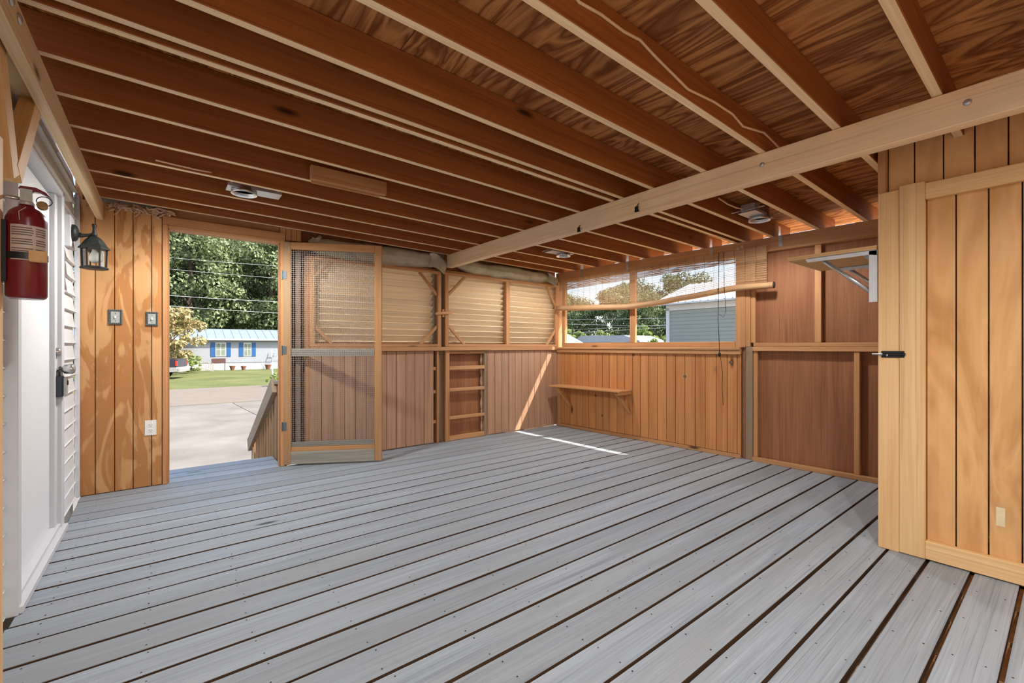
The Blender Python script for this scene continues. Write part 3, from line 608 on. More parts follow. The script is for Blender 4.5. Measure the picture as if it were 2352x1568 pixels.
# ================================================================== CLOSET WALL (right)
wc = empty('wall_closet', (3, .3, 0), kind='structure', label='closet partition of grooved plywood with corner post and trim', cat='wall')
XP = 2.95
MY = Matrix.Translation((XP, 0, 0)) @ Matrix.Rotation(-R(90), 4, 'Z')      # local x -> -Y, local y -> +X
def yb(a, b, d0, d1, z0, z1, mat, name): box(name, -a, -b, d0, d1, z0, z1, mat, wc, MY)
yb(.642, .557, 0, .09, 0, 1.852, M_PALEZ, 'corner_post'); yb(.5565, .459, -.004, .034, .004, 1.868, M_PALEZ, 'trim_board')
yb(.646, .609, .012, .09, 1.8525, 2.11, M_TRIMZ, 'upper_stud')
yb(.4585, -1.3, -.002, .034, 1.778, 1.856, wood('trim_wood_local_x', srgb(214, 168, 112), srgb(240, 204, 152), 'X', knots=.2, var=.04), 'head_board')
yb(.4585, -1.3, -.004, .034, .006, .094, MATS['trim_wood_local_x'], 'base_board')
planks(wc, [-.46, -.355, -.248, -.146, -.042, .062, .166, .27, .374, .478, .582, .686, .79, .894, .998, 1.102, 1.206, 1.3], .012, 1.85, .036, .012, M_CLOSET, MY)
planks(wc, [-.608, -.504, -.398, -.292, -.187, -.083, .021, .125, .229, .333, .437, .541, .645, .749, .853, .957, 1.061, 1.165, 1.3], 1.851, 2.19, .034, .012, M_CLOSET, MY)
box('side_sheet', XP + .091, 4.32, .622, .634, 0, 2.19, M_REDPLY, wc, bev=.001); box('side_sheet', XP + .091, 4.32, .46, .4715, 0, 2.19, M_REDPLY, wc, bev=.001)
box('near_sheet', XP + .05, 4.36, -1.312, -1.30, 0, 2.2, M_REDPLY, wc, bev=0); box('outer_siding', 4.36, 4.372, -1.31, .62, -.04, 2.2, M_VINYL, wc, bev=0)
MB().grid(lambda u, v: (XP + .0355, .225 - .028 * u, .235 + .085 * v), 2, 2).build('putty_patch', plain('putty', srgb(220, 204, 164), .8, speckle=.08), wc)
bo = empty('barrel_bolt', (XP, .58, 1.01), label='black barrel bolt latch on the corner post', cat='latch')
MB().box(XP - .007, XP - .0042, .535, .627, .994, 1.028).build('back_plate', M_BLACK, bo, bev=.001)
MB().tube([(XP - .013, .62, 1.011), (XP - .013, .53, 1.011)], .0065, 10).box(XP - .016, XP - .006, .548, .552, .997, 1.025).build('barrel', M_BLACK, bo)
MB().tube([(XP - .013, .664, 1.011), (XP - .013, .527, 1.011)], .004, 8).tube([(XP - .013, .60, 1.011), (XP - .028, .60, 1.004)], .004, 8).build('bolt_rod', M_STEEL, bo, smooth=True)
# folding bracket shelf on the closet side
bs = empty('bracket_shelf', (3.2, .64, 1.57), label='plywood shelf on white folding metal brackets beside corner post', cat='shelf')
box('shelf_board', 2.965, 3.53, .650, 1.08, 1.566, 1.588, wood('shelf_ply', srgb(206, 164, 110), srgb(228, 190, 138), 'Y', var=.02), bs, bev=.001)
M_BRK = plain('white_bracket_paint', srgb(216, 220, 224), .4, .1, speckle=.04)
for x in (2.958, 3.46):
    br = MB(); br.box(x, x + .03, .6485, .978, 1.562, 1.5655); br.prism([(-.6485, 1.5645), (-.968, 1.5645), (-.978, 1.556), (-.968, 1.542), (-.675, 1.540), (-.6485, 1.534)], 0, .003, Matrix.Translation((x, 0, 0)) @ Matrix.Rotation(-R(90), 4, 'Z'))
    br.box(x, x + .003, .6485, .682, 1.288, 1.56); br.box(x, x + .03, .6465, .6485, 1.288, 1.56); br.build('bracket_arms', M_BRK, bs)
    MB().tube([(x + .016, .90, 1.548), (x + .016, .668, 1.335)], .011, 10).build('strut', M_STEEL, bs, smooth=True)
MB().tube([(3.0, .70, 1.54), (3.44, .70, 1.54)], .012, 10).build('cross_tube', M_STEEL, bs, smooth=True)

# unseen end wall behind the viewer, added to keep light off the joist sides
wn_ = empty('wall_near_blocker', (1.2, -1.34, 0), kind='structure', label='added unseen boarded end wall shutting light off the joists', cat='wall')
planks(wn_, [-.49 + .1147 * k for k in range(31)], .004, 2.2, -1.355, .014, M_SIDEPLY)

# ================================================================== SCREEN DOOR
SD = Matrix.Translation((.820, 4.300, 0)) @ Matrix.Rotation(R(-27.7), 4, 'Z')
d2 = empty('door_2', None, SD @ Matrix.Translation((.4, 0, 0)), kind='structure', label='wooden screen door with wire mesh standing open against louvre', cat='screen door')
box('stile', 0, .064, 0, .034, .012, 1.972, M_SCREENZ, d2, SD); box('stile', .775, .836, 0, .034, .012, 1.972, M_SCREENZ, d2, SD)
box('top_rail', .0645, .7745, 0, .034, 1.908, 1.972, M_SCREENX, d2, SD); box('middle_rail', .0645, .7745, .012, .034, .965, 1.032, M_GREYW, d2, SD)
box('kick_board', .0645, .7745, -.002, .032, .014, .124, M_GREYW, d2, SD); box('bottom_rail', .0645, .7745, .004, .034, .1245, .162, M_SCREENX, d2, SD); box('bottom_strip', .0645, .7745, .014, .034, .1625, .205, M_GREYW, d2, SD)
ms = MB(); xx = .066
while xx < .774: ms.box(xx - .0009, xx + .0009, .009, .0106, .165, 1.907); xx += .0185
zz = .17
while zz < 1.906: ms.box(.065, .774, .0092, .0108, zz - .0009, zz + .0009); zz += .0185
ms.build('wire_mesh', plain('grey_mesh_wire', srgb(150, 148, 142), .5, .4, speckle=.1), d2, SD, kind='stuff')
for z in (.35, 1.02, 1.68): MB().tube([(-.006, -.006, z - .04), (-.006, -.006, z + .04)], .006, 8).box(-.004, .03, -.0035, -.0005, z - .035, z + .035).build('hinge', M_PEWTERD, d2, SD)
MB().tube([(.80, -.02, 1.18), (.80, -.04, 1.16), (.80, -.04, 1.04), (.80, -.001, 1.02)], .006, 8).tube([(.80, -.02, 1.18), (.80, .002, 1.19)], .006, 8)

# ================================================================== CORNER SHELF
cs = empty('corner_shelf', WF @ Vector((.6, -.12, .53)), label='small wooden shelf on two angled legs below the window', cat='shelf')
M_SHELFX = wood('shelf_wood', srgb(178, 124, 74), srgb(206, 156, 104), 'X', var=.03)
box('shelf_board', .08, 1.165, -.235, -.0005, .536, .555, M_SHELFX, cs, WF); box('end_cleat', 1.125, 1.164, -.225, -.0005, .505, .5355, M_SHELFX, cs, WF)
for s, e_ in ((.20, .245), (1.09, 1.14)): bar('angled_leg', (s, -.205, .533), (e_, -.008, .285), .03, .028, M_SHELFX, cs, WF, up=(1, 0, 0))

# ================================================================== BAMBOO BLIND
bl = empty('bamboo_blind', WF @ Vector((1.4, -.05, 1.9)), label='half rolled bamboo blind hanging crooked across the window', cat='blind')
def interp(tab, s):
    for (a, va), (b, vb_) in zip(tab, tab[1:]):
        if s <= b:
            t = (s - a) / (b - a); t = t * t * (3 - 2 * t) * .5 + t * .5; return va + (vb_ - va) * t
    return tab[-1][1]
TOP = [(.07, 1.895), (.6, 1.918), (2.62, 1.952)]; ROLLZ = [(.06, 1.556), (.6, 1.53), (1.177, 1.503), (1.55, 1.522), (1.82, 1.55), (2.337, 1.597), (2.66, 1.594)]
sl = MB(); NS = 58
for k in range(NS):
    v = (k + .5) / NS; pts = []
    for i in range(13):
        s = .085 + (2.60 - .085) * i / 12; a, b = interp(TOP, s), interp(ROLLZ, s) + .02
        pts.append((s, -.042 - .015 * v + .004 * math.sin(k * 1.7 + i), a + (b - a) * v + .0012 * math.sin(k * 2.3 + i * .9)))
    wd = .0030
    for p0, p1 in zip(pts, pts[1:]):
        sl.quad((p0[0], p0[1], p0[2] - wd / 2), (p1[0], p1[1], p1[2] - wd / 2), (p1[0], p1[1], p1[2] + wd / 2), (p0[0], p0[1], p0[2] + wd / 2))
sl.build('bamboo_sticks', M_BAMBOO, bl, WF, kind='stuff')
vl = MB()
for k in range(26):
    v = (k + .5) / 26; pts = []
    for i in range(13):
        s = .085 + (2.595 - .085) * i / 12; a = interp(TOP, s); pts.append((s, -.050, a + .008 - .125 * v))
    for p0, p1 in zip(pts, pts[1:]):
        vl.quad((p0[0], p0[1], p0[2] - .0019), (p1[0], p1[1], p1[2] - .0019), (p1[0], p1[1], p1[2] + .0019), (p0[0], p0[1], p0[2] + .0019))
vl.build('valance', M_BAMBOO, bl, WF, kind='stuff')
th = MB(); s = .12
while s < 2.6:
    a, b = interp(TOP, s), interp(ROLLZ, s) + .03
    th.tube([(s, -.053, a + .006), (s + .006, -.056, a - .12), (s + .004, -.058, b)], .0009, 4); s += .0955
th.build('warp_threads', M_THREAD, bl, WF, kind='stuff')
MB().tube([(.06 + 2.6 * i / 24, -.062, interp(ROLLZ, .06 + 2.6 * i / 24)) for i in range(25)], [.034 - .006 * i / 24 for i in range(25)], 16).build('rolled_bundle', M_BAMBOO, bl, WF, smooth=True)
sp = MB()
for k, rr in enumerate((.028, .020, .012)): sp.tube([(2.661 + .002 * k, -.062 + rr * math.cos(t), 1.594 + rr * math.sin(t)) for t in [j * math.pi / 8 for j in range(17)]], .0022, 5)
sp.build('roll_end', M_THREAD, bl, WF, smooth=True)
cd = MB().tube([(2.19, -.085, 1.945), (2.195, -.10, 1.6), (2.19, -.10, 1.30), (2.20, -.095, 1.06), (2.197, -.085, .985)], .003, 6).tube([(2.235, -.085, 1.945), (2.25, -.10, 1.6), (2.265, -.10, 1.38), (2.24, -.10, 1.33), (2.2, -.1, 1.36)], .0022, 6)
cd.tube([(2.20, -.08, .985), (2.21, -.05, .8), (2.205, -.045, .65), (2.215, -.045, .49)], .0025, 6).lathe((2.197, -.085, 0), [(.004, .955), (.012, .965), (.013, .985), (.004, 1.0)], 8)
cd.build('pull_cord', M_BLACK, bl, WF, smooth=True)

# ================================================================== CEILING FITTINGS
def can(name, X, Y, rot, label, power=0):
    z = jz(X) + .005; M = Matrix.Translation((X, Y, z)) @ Matrix.Rotation(rot, 4, 'Z'); e = empty(name, (X, Y, z), label=label, cat='recessed light', group='recessed lights between the joists')
    pl = MB(); pl.box(-.15, .17, -.062, .062, .004, .006); pl.box(-.15, .17, -.064, -.062, .004, .022); pl.box(-.15, .17, .062, .064, .004, .022); pl.build('mounting_plate', M_STEEL, e, M)
    MB().lathe((-.05, 0, 0), [(.075, .004), (.078, -.022), (.074, -.022), (.070, .02), (.066, .09), (.02, .095)], 24).build('can_ring', M_CHROME, e, M, smooth=True)
    MB().box(.06, .15, -.05, .05, .0065, .07).build('junction_box', M_STEEL, e, M, bev=.002)
    MB().lathe((-.05, 0, 0), [(.0, .002), (.03, .008), (.042, .03), (.03, .06), (.014, .085)], 18).build('bulb', M_BULB, e, M, smooth=True)
    for yy in (-.06, .06): box('hanger_bar', -.005, .005, -.12, .12, .024, .03, M_STEEL, e, M @ Matrix.Translation((-.13 if yy < 0 else .15, 0, 0)), bev=0)
    ld = bpy.data.lights.new('can_lamp', 'SPOT'); ld.energy = power; ld.spot_size = R(176); ld.spot_blend = .55; ld.shadow_soft_size = .05; ld.color = (1, .99, .965)
    lo = bpy.data.objects.new('can_lamp', ld); link(lo, Matrix.Translation((X - .05 * math.cos(rot), Y - .05 * math.sin(rot), z - .028)), e)
can('recessed_light', .475, 3.475, 0, 'round recessed light on white plate near the plywood panel', LAMP_POWER * .9)
can('recessed_light', 3.36, 3.44, R(180), 'round recessed light on white plate near the corner window', LAMP_POWER * .5)
can('recessed_light', 3.58, 1.515, R(180), 'round recessed light in steel ring near the closet', LAMP_POWER * .35)
can('recessed_light', .50, -.47, 0, 'added unseen round fill light beside the near end wall and house', LAMP_POWER * 1.35)  # extra can out of view, added as fill for beam, ledger and near floor
can('recessed_light', 1.85, -.47, 0, 'added unseen round fill light beside the near end wall and closet', LAMP_POWER * .4)  # second added can out of view, brightens the closet partition
nb = empty('nailed_blocks', (.95, 2.95, 2.1), label='two short reddish boards nailed to a roof joist', cat='boards')
box('short_board', .712, 1.196, 2.908, 2.9455, 2.086, 2.175, M_TRIMX, nb); box('short_board', .72, 1.16, 2.9465, 2.953, 2.072, 2.16, M_TRIMX, nb)
def cable(pts, label, r=.0055): tag(MB().tube(pts, r, 7).build('electric_cable', M_CABLE, None, smooth=True), label, 'cable')
cp = [(1318, -12), (1330, 5), (1380, 33), (1432, 72), (1470, 92), (1500, 125), (1540, 165), (1580, 205), (1640, 234), (1682, 262), (1706, 290), (1755, 305), (1786, 336), (1800, 352)]
cable([at_y(x, y, .986) for x, y in cp], 'pale electric cable stapled along the side of a roof joist')
cable([(3.20, 1.62, 2.14), (3.30, 1.60, 2.11), (3.38, 1.57, 2.09), (3.45, 1.54, 2.085)], 'pale electric cable feeding the light near the closet')
cable([(-.04, 3.275, 2.125), (.06, 3.273, 2.12), (.15, 3.273, 2.117), (.23, 3.276, 2.12)], 'short pale cable stapled to a joist near the plywood panel')

# ================================================================== OUTDOORS
GZ = -.92
gd = MB().quad((-140, -120, GZ), (160, -120, GZ), (160, 180, GZ), (-140, 180, GZ)).build('ground', M_LAWN); tag(gd, 'grass ground around the porch', 'ground', kind='structure')
so_ = MB().grid(lambda u, v: (-4 + 16 * u, -7 + 11.9 * v, GZ + .012), 4, 4).build('soil_bed', M_SOIL); tag(so_, 'bare sandy soil below the deck', 'soil', kind='structure')
def slab(name, pts, z, mat, label):
    m = MB(); k = len(pts); m.v = [Vector((x, y, z)) for x, y in pts] + [Vector((x, y, z - .12)) for x, y in pts]
    m.f = [tuple(range(k)), tuple(reversed(range(k, 2 * k)))] + [(i, i + k, (i + 1) % k + k, (i + 1) % k) for i in range(k)]
    return tag(m.build(name, mat), label, 'paving', kind='structure')
g2 = lambda x, y: (at_z(x, y, -.90).x, at_z(x, y, -.90).y)
P0 = g2(498, 926)
slab('driveway_slab', [(-14, 4.9), (2.6, 4.9), (P0[0] + .42, P0[1] - .12), (-14, P0[1] + .1)], -.90, M_CONC, 'large pale concrete driveway slab outside the door')
slab('driveway_slab', [(2.63, 4.9), (16, 4.9), (16, 19.45), (P0[0] + .45, P0[1] - .12)], -.905, M_CONC, 'grey cracked concrete slab beside the driveway joint')
slab('road', [(-60, P0[1] - .35), (60, 18.9), (60, 24.7), (-60, 26.6)], -.91, M_ROAD, 'pale road strip between driveway and lawn')
# porch steps and their rail
ps = empty('porch_steps', (.4, 5.3, -.9), label='weathered wooden steps going down outside the doorway', cat='steps')
for k in range(4): box('tread', -.35, .778, 4.80 + .27 * k, 5.06 + .27 * k, -.20 - .18 * k - .035, -.20 - .18 * k, M_GREYW, ps)
for x in (-.33, .758): bar('stringer', (x, 4.80, -.33), (x, 5.80, -.973), .2, .038, M_OUTWOODY, ps, axis='Y')
pr = empty('stair_rail', (.83, 5.4, -.9), label='slanted timber stair rail with balusters outside the doorway', cat='railing')
def railz(y): return .69 - .545 * (y - 4.62)
box('post', .82, .91, 4.60, 4.69, -.9, .70, M_OUTWOOD, pr); box('post', .82, .91, 6.0, 6.09, -.9, -.10, M_OUTWOOD, pr); box('post_cap', .80, .93, 4.58, 4.72, .701, .73, M_GREYW, pr)
bar('top_rail', (.80, 4.60, railz(4.60) - .01), (.80, 6.10, railz(6.10) - .01), .14, .038, M_OUTWOODY, pr, axis='Y'); bar('bottom_rail', (.80, 4.80, -.135), (.80, 6.08, -.80), .09, .038, M_OUTWOODY, pr, axis='Y')
for k in range(9): y = 4.79 + k * .14; box('baluster', .822, .858, y, y + .036, -.16 - .52 * (y - 4.66), railz(y) - .02, M_OUTWOOD, pr)

# ---- far mobile home seen through the door
hs = empty('mobile_home', (3, 44.5, -.9), label='grey mobile home with blue shutters and metal roof beyond the lawn', cat='house')
box('wall', -7, 8.25, 44.5, 49.3, -.30, 1.66, M_HSID, hs, bev=0)
for k in range(17): box('siding_course', -7, 8.25, 44.485 - .002, 44.4995, -.29 + k * .115, -.29 + k * .115 + .108, M_HSID, hs, bev=0)
box('skirting', -6.95, 8.2, 44.53, 49.27, -.92, -.3005, M_HWHITE, hs, bev=0)
for k in range(40): box('skirting_rib', -6.9 + k * .38, -6.86 + k * .38, 44.515, 44.5295, -.92, -.31, M_HWHITE, hs, bev=0)
rf = MB(); rf.prism([(44.15, 1.70), (46.9, 2.62), (49.65, 1.70), (49.65, 1.62), (44.15, 1.62)], -7.3, 8.5, Matrix(((0, 1, 0, 0), (1, 0, 0, 0), (0, 0, 1, 0), (0, 0, 0, 1)))); rfo = rf.build('roof', M_ROOFM, hs)
for k in range(26): bar('roof_seam', (-7.1 + k * .62, 44.16, 1.715), (-7.1 + k * .62, 46.9, 2.63), .03, .03, M_ROOFM, rfo, bev=0)
box('eave_board', -7.3, 8.5, 44.10, 44.149, 1.60, 1.73, M_HWHITE, hs, bev=0)
for x0, x1 in ((3.37, 4.12), (5.40, 5.98)):
    f = box('window', x0, x1, 44.45, 44.482, .25, 1.40, M_HWHITE, hs, bev=0)
    for a in range(2):
        for b in range(2):
            box('pane', x0 + .05 + a * (x1 - x0 - .06) / 2, x0 + .05 + (a + 1) * (x1 - x0 - .06) / 2 - .04, 44.444, 44.4495, .30 + b * .53, .30 + (b + 1) * .53 - .04, M_GLASS, f, bev=0)
for x0, x1 in ((3.03, 3.34), (4.15, 4.46), (5.06, 5.37), (6.01, 6.32)): box('shutter', x0, x1, 44.45, 44.482, .22, 1.40, M_BLUE, hs, bev=0)
fp = empty('front_deck', (-1, 42.5, -.9), label='small railed wooden deck with ramp rail before the mobile home', cat='deck')
box('platform', -4, 1.05, 41.9, 44.4, -.45, -.36, M_OUTWOODY, fp, bev=0); MB().prism([(-4.4, 1.62), (1.9, 1.35), (2.2, 1.30), (2.2, 1.25), (-4.4, 1.5)], 41.6, 44.105).build('porch_roof', M_ROOFM, fp)
box('rail', -4, 1.05, 41.9, 41.95, .44, .52, M_OUTWOODY, fp, bev=0)
for k in range(34): box('baluster', -3.95 + k * .148, -3.90 + k * .148, 41.91, 41.94, -.36, .44, M_OUTWOOD, fp, bev=0)
for x in (-3.9, -1.5, 1.0): box('post', x, x + .1, 41.9, 42.0, -.9, 1.4 if x < 0 else .62, M_OUTWOOD, fp, bev=0)
bar('ramp_rail', (1.15, 42.0, .45), (3.0, 42.0, -.32), .09, .05, M_GREYW, fp); bar('ramp_rail', (1.15, 42.0, -.25), (3.0, 42.0, -.85), .09, .05, M_GREYW, fp)
for k in range(12): x = 1.2 + k * .15; box('baluster', x, x + .05, 41.98, 42.02, -.32 - .35 * (x - 1.15), .42 - .42 * (x - 1.15), M_GREYW, fp, bev=0)
box('post', 2.95, 3.05, 41.95, 42.05, -.9, -.25, M_GREYW, fp, bev=0)
cb = empty('yard_cabinet', (3.3, 43.6, -.9), label='brown box on legs standing before the mobile home skirting', cat='cabinet')
box('box_body', 3.05, 4.0, 43.5, 43.95, -.30, .08, plain('brown_paint', srgb(86, 56, 50), .6), cb, bev=0)
for x in (3.08, 3.92): box('leg', x, x + .05, 43.6, 43.65, -.92, -.305, M_BLACK, cb, bev=0)
M_POT = plain('clay_pot', srgb(128, 84, 66), .7)
for x, sC in ((4.5, .22), (5.3, .2), (7.15, .25)):
    pe = empty('plant_pot', (x, 43.7, -.92), label='small clay flower pot before the mobile home skirting', cat='pot', group='flower pots before the mobile home')
    MB().lathe((x, 43.7, GZ), [(sC * .6, 0), (sC, sC * 1.4), (sC * 1.1, sC * 1.45), (sC * 1.1, sC * 1.7), (sC * .9, sC * 1.7)], 10).build('pot_body', M_POT, pe)
ld_ = empty('step_ladder', (7.75, 43.6, -.92), label='aluminium ladder standing against the end of the mobile home', cat='ladder')
for x in (7.5, 7.95): bar('side_rail', (x, 43.5, -.92), (x, 44.3, .75), .06, .03, M_STEEL, ld_, up=(0, 1, 0))
for k in range(7): t = .1 + k * .13; bar('rung', (7.5, 43.5 + .8 * t, -.92 + 1.67 * t), (7.95, 43.5 + .8 * t, -.92 + 1.67 * t), .05, .04, M_STEEL, ld_)
# ---- pickup truck, tail towards the road
TM = Matrix.Translation((at_z(418, 868, -.9).x, 34.5, GZ)) @ Matrix.Rotation(R(162), 4, 'Z')   # local +x runs from tail to nose
tk = empty('pickup_truck', None, TM, label='dark pickup truck with silver lower body parked on the lawn', cat='truck')
MB().prism([(0, .72), (.02, 1.22), (2.0, 1.25), (2.15, 1.85), (3.3, 1.88), (3.95, 1.28), (5.2, 1.18), (5.3, .72)], -.95, .95).build('upper_body', M_TRUCK, tk, TM, bev=.03)
MB().prism([(-.02, .45), (0, .72), (5.3, .72), (5.32, .42), (4.85, .40), (4.7, .72), (3.9, .71), (3.75, .40), (1.65, .40), (1.5, .70), (.72, .70), (.58, .42)], -.96, .96).build('lower_body', M_TRUCKS, tk, TM, bev=.01)
MB().box(-.16, -.02, -.92, .92, .42, .66).build('bumper', M_TRUCKS, tk, TM, bev=.02)
for y in (-.89, .89): MB().box(-.02, .06, y - .075, y + .075, .80, 1.12).build('tail_light', M_TAIL, tk, TM, bev=.01)
MB().box(-.012, .02, -.78, .78, .74, 1.18).build('tailgate', M_TRUCK, tk, TM, bev=.01)
for x in (1.12, 4.3):
    for y in (-.82, .82):
        wh = MB().lathe((0, 0, -.12), [(.2, 0), (.36, .0), (.385, .05), (.385, .19), (.36, .24), (.2, .24)], 20, Matrix.Translation((x, y, .385)) @ Matrix.Rotation(R(90), 4, 'X')).build('wheel', M_TYRE, tk, TM, smooth=True)
        MB().lathe((0, 0, -.125), [(.02, 0), (.2, 0), (.2, .25), (.02, .25)], 12, Matrix.Translation((x, y, .385)) @ Matrix.Rotation(R(90), 4, 'X')).build('hub', M_TRUCKS, wh, TM)
# ---- trees
def crown_mesh(name, rx, ry, rz, zc, n, leaf, clumps, mat, seed, hollow=.55):
    r2 = random.Random(seed); m = MB(); cl = []
    for k in range(clumps):
        while True:
            p = Vector((r2.uniform(-1, 1), r2.uniform(-1, 1), r2.uniform(-1, 1)))
            if hollow < p.length < 1: break
        cl.append((Vector((p.x * rx, p.y * ry, zc + p.z * rz)), r2.uniform(.16, .30) * (rx + rz) / 2))
    for k in range(n):
        c, rad = cl[r2.randrange(clumps)]
        d = Vector((r2.gauss(0, 1), r2.gauss(0, 1), r2.gauss(0, 1))).normalized() * rad * r2.uniform(.55, 1.0); d.z *= .75
        p = c + d; a = Vector((r2.gauss(0, 1), r2.gauss(0, 1), r2.gauss(0, .7))).normalized(); nrm = (d.normalized() + Vector((r2.gauss(0, .5), r2.gauss(0, .5), r2.gauss(0, .5) + .3))).normalized()
        u = a.cross(nrm).normalized(); v = nrm.cross(u); s1 = leaf * r2.uniform(.6, 1.2); s2 = s1 * .55
        m.quad(p - u * s1, p - v * s2, p + u * s1, p + v * s2)
    lo = [min(q[i] for q in m.v) for i in range(3)]
    me = bpy.data.meshes.new(name); me.from_pydata(m.v, [], m.f); me.update(); me.materials.append(mat); return me
def trunk_mesh(h, r, seed):
    r2 = random.Random(seed); m = MB(); m.tube([(0, 0, -.1), (.1, 0, h * .3), (-.05, .1, h * .6), (.1, 0, h)], [r * 1.3, r, r * .75, r * .3], 8)
    for k in range(5):
        t = 2 * math.pi * k / 5 + r2.random(); z = h * r2.uniform(.35, .7); m.tube([(0, 0, z), (math.cos(t) * h * .12, math.sin(t) * h * .12, z + h * .12), (math.cos(t) * h * .22, math.sin(t) * h * .22, z + h * .22)], [r * .5, r * .35, r * .15], 6)
    me = bpy.data.meshes.new('trunk'); me.from_pydata(m.v, [], m.f); me.update(); me.materials.append(M_BARK); return me
OAK = [crown_mesh('oak_crown', 5.2, 4.6, 7.2, 8.6, 26000, .20, 150, M_LEAF, 11 + k) for k in range(2)]; OAKT = trunk_mesh(12, .35, 4)
ELM = [crown_mesh('elm_crown', 3.6, 3.4, 4.6, 5.9, 17000, .16, 90, M_LEAF, 31 + k) for k in range(2)]; ELMT = trunk_mesh(8, .2, 6)
BUSH = crown_mesh('bush_crown', 1.5, 1.5, 1.5, 1.6, 6000, .09, 30, M_LEAF2, 51, .3); BUSHT = trunk_mesh(1.8, .06, 8)
MAPLE = crown_mesh('maple_crown', 2.3, 2.0, 1.9, 3.0, 5200, .13, 44, M_LEAF3, 61, .3); MAPLET = trunk_mesh(3.6, .09, 9)
def tree(kind, me, tr, x, y, s, rz, label, group):
    M = Matrix.Translation((x, y, GZ)) @ Matrix.Rotation(rz, 4, 'Z') @ Matrix.Scale(s, 4)
    e = empty(kind, None, M, label=label, cat='tree' if 'shrub' not in kind else 'shrub', group=group)
    o = bpy.data.objects.new('foliage', me); link(o, M, e); o = bpy.data.objects.new('trunk', tr); link(o, M, e)
dl = 'tall dense oak in the wood behind the mobile home'
for i, (x, y, s) in enumerate(((-5.5, 58, 1.0), (2.2, 58, 1.05), (9.8, 58, 1.0), (17.5, 58, 1.05), (-2.0, 69.5, 1.2), (6.5, 70, 1.25), (15, 69.5, 1.2), (24, 68.5, 1.2), (1.5, 84, 1.5), (14, 84, 1.5), (27, 83, 1.4))):
    tree('oak_tree', OAK[i % 2], OAKT, x, y, s, i * 1.3, dl, 'oaks behind the mobile home')
wlb = 'leafy tree in the row far beyond the window'
for i, (x, y, s) in enumerate(((45, 47, 1.05), (43, 41, .95), (46, 36, 1.1), (44, 31, .92), (47, 26.5, 1.0), (48, 20, .95), (52, 15, 1.2), (56, 33, 1.35), (57, 42, 1.35), (50, 52, 1.2), (60, 22, 1.4), (58, 10, 1.3), (60, 60, 1.3))):
    tree('elm_tree', ELM[i % 2], ELMT, x, y, s * .86, i * 2.1, wlb, 'trees beyond the window')
for i, (x, y, s) in enumerate(((36.3, 35.6, 1.3), (36.5, 30.6, 1.2), (37, 25.6, 1.3), (29.5, 19.0, .9), (31.5, 31.4, 1.0), (37.5, 20.6, 1.2), (36.2, 40.6, 1.2))):
    tree('leafy_shrub', BUSH, BUSHT, x, y, s, i * .9, 'bright green shrub growing beyond the window', 'shrubs beyond the window')
q = at_z(405, 862, -.9); tree('small_maple', MAPLE, MAPLET, q.x - .6, 38.0, 1.0, .5, 'small pale leaved tree in front of the railed deck', None)
tree('small_maple', MAPLE, MAPLET, -8.4, 40.2, 1.0, 2.5, 'pale leaved tree beyond the nose of the parked truck', None)
q = at_z(436, 852, -.9); tree('leafy_shrub', BUSH, BUSHT, q.x, 40.6, .45, 0, 'low green shrub beside the ramp rail', None)
# ---- neighbour building and roofs through the window
GB = Matrix.Translation((12.5, 7.95, GZ)) @ Matrix.Rotation(-R(90) + R(1.0), 4, 'Z')     # local x -> towards -Y, y -> +X
nbld = empty('neighbour_building', None, GB, label='blue grey sided building with white metal roof outside the window', cat='building')
box('wall_core', .0, 9, .03, 4.0, 0, 3.18, M_GSID, nbld, GB, bev=0)
for k in range(28): c = GB @ Matrix.Translation((4.5, .012, .06 + k * .112 + .056)) @ Matrix.Rotation(R(11), 4, 'X'); box('siding_course', -4.5, 4.5, -.004, .004, -.058, .058, M_GSID, nbld, c, bev=0)
box('corner_board', -.05, .06, -.03, .06, 0, 3.18, M_HWHITE, nbld, GB, bev=0); box('frieze_board', -.05, 9, -.03, .029, 3.10, 3.27, M_HWHITE, nbld, GB, bev=0)
nr = MB(); nr.prism([(-.35, 3.25), (-.35, 3.30), (2.0, 4.15), (4.4, 3.30), (4.4, 3.25), (2.0, 4.10)], -.4, 9.3, GB @ Matrix(((0, 1, 0, 0), (1, 0, 0, 0), (0, 0, 1, 0), (0, 0, 0, 1)))); nro = nr.build('roof', M_ROOFW, nbld)
for k in range(42): bar('roof_rib', (-.35 + k * .229, -.36, 3.315), (-.35 + k * .229, 2.0, 4.165), .025, .035, M_ROOFW, nro, GB, bev=0)
for i, (x, y, sx, sy, zt, lab, mt) in enumerate(((24.5, 26.3, 3.4, 3.0, 2.3, 'low white roofed shed outside the window', M_ROOFW), (31, 24.6, 3.0, 6.5, 2.45, 'long grey roofed building outside the window', plain('grey_shed_roof', srgb(168, 170, 174), .7, speckle=.05, sscale=2)))):
    sh = empty('far_shed', (x, y, GZ), label=lab, cat='building')
    box('wall', x - sx / 2, x + sx / 2, y - sy / 2, y + sy / 2, GZ, GZ + zt, M_HWHITE if i == 0 else M_HSID, sh, bev=0)
    MB().prism([(y - sy / 2 - .3, GZ + zt), (y, GZ + zt + .75), (y + sy / 2 + .3, GZ + zt), (y + sy / 2 + .3, GZ + zt - .08), (y - sy / 2 - .3, GZ + zt - .08)] if i == 0 else [(y - sy / 2 - .3, GZ + zt), (y - sy / 2 + 1.2, GZ + zt + .45), (y + sy / 2 - .6, GZ + zt + .5), (y + sy / 2 + .3, GZ + zt), (y + sy / 2 + .3, GZ + zt - .1), (y - sy / 2 - .3, GZ + zt - .1)], x - sx / 2 - .3, x + sx / 2 + .3, Matrix(((0, 1, 0, 0), (1, 0, 0, 0), (0, 0, 1, 0), (0, 0, 0, 1)))).build('roof', mt, sh)
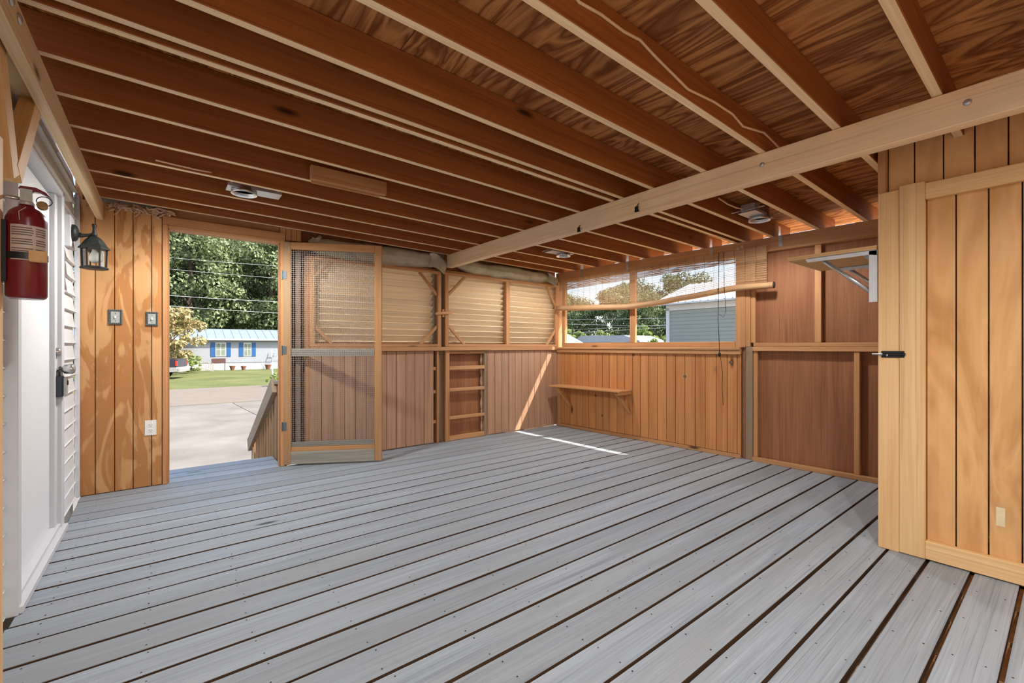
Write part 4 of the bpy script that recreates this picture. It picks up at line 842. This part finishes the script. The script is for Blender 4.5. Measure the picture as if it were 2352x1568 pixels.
# ---- overhead wires
M_WIRE = plain('wire_aluminium', srgb(196, 198, 200), .6)
def wire(a, b, sag, label, grp, r=.014, off=0.0):
    a, b = Vector(a) + Vector((off, 0, 0)), Vector(b) + Vector((off, 0, 0)); d = (b - a); a, b = a - d * 1.2, b + d * 1.2
    pts = [a.lerp(b, t / 16) - Vector((0, 0, sag * 4 * (t / 16) * (1 - t / 16) - sag)) for t in range(17)]
    tag(MB().tube(pts, r, 5).build('overhead_wire', M_WIRE, None), label, 'wire', grp)
for (y1, y2) in ((679, 694), (703, 720), (618, 640), (592, 612)): wire(at_y(385, y1, 30), at_y(645, y2, 30), .25, 'overhead wire crossing before the oaks', 'wires beyond the door', .011 if y1 > 650 else .007)
for (y1, y2, of) in ((734, 731, -.03), (745, 749, -.09), (757, 746, .03), (764, 752, .09)): wire(at_x(1320, y1, 22), at_x(1535, y2, 22), .15, 'overhead wire crossing beyond the window', 'wires beyond the window', .008, of)
def pole(x, y, lab, ax=0):
    e = empty('utility_pole', (x, y, GZ), label=lab, cat='pole'); MB().tube([(x, y, GZ), (x, y, 7.2)], [.14, .10], 10).build('pole_shaft', M_BARK, e, smooth=True)
    dx, dy = (.8, .06) if ax else (.06, .8); box('cross_arm', x - dx, x + dx, y - dy, y + dy, 6.7, 6.82, M_OUTWOODY, e, bev=0)
for k, lab in ((-1.2, 'utility pole carrying wires beside the driveway'), (2.2, 'utility pole carrying wires at far end of the lawn')):
    p = at_y(385, 700, 30).lerp(at_y(645, 700, 30), k); pole(p.x, 30, lab)
for k, lab in ((-1.2, 'utility pole carrying wires behind the far sheds'), (2.2, 'utility pole carrying wires behind the neighbour building')):
    p = at_x(1320, 740, 22).lerp(at_x(1535, 740, 22), k); pole(22, p.y, lab, 1)
pst = MB().tube([at_z(630, 884, -.9), at_z(630, 884, -.9) + Vector((-.12, 0, .85))], .045, 8).build('marker_post', M_HWHITE); tag(pst, 'short white marker post at edge of lawn', 'post')
q = at_z(622, 888, -.9); tree('leafy_shrub', BUSH, BUSHT, q.x + .2, q.y + .3, .22, 0, 'tiny shrub at the foot of the white marker post', None)
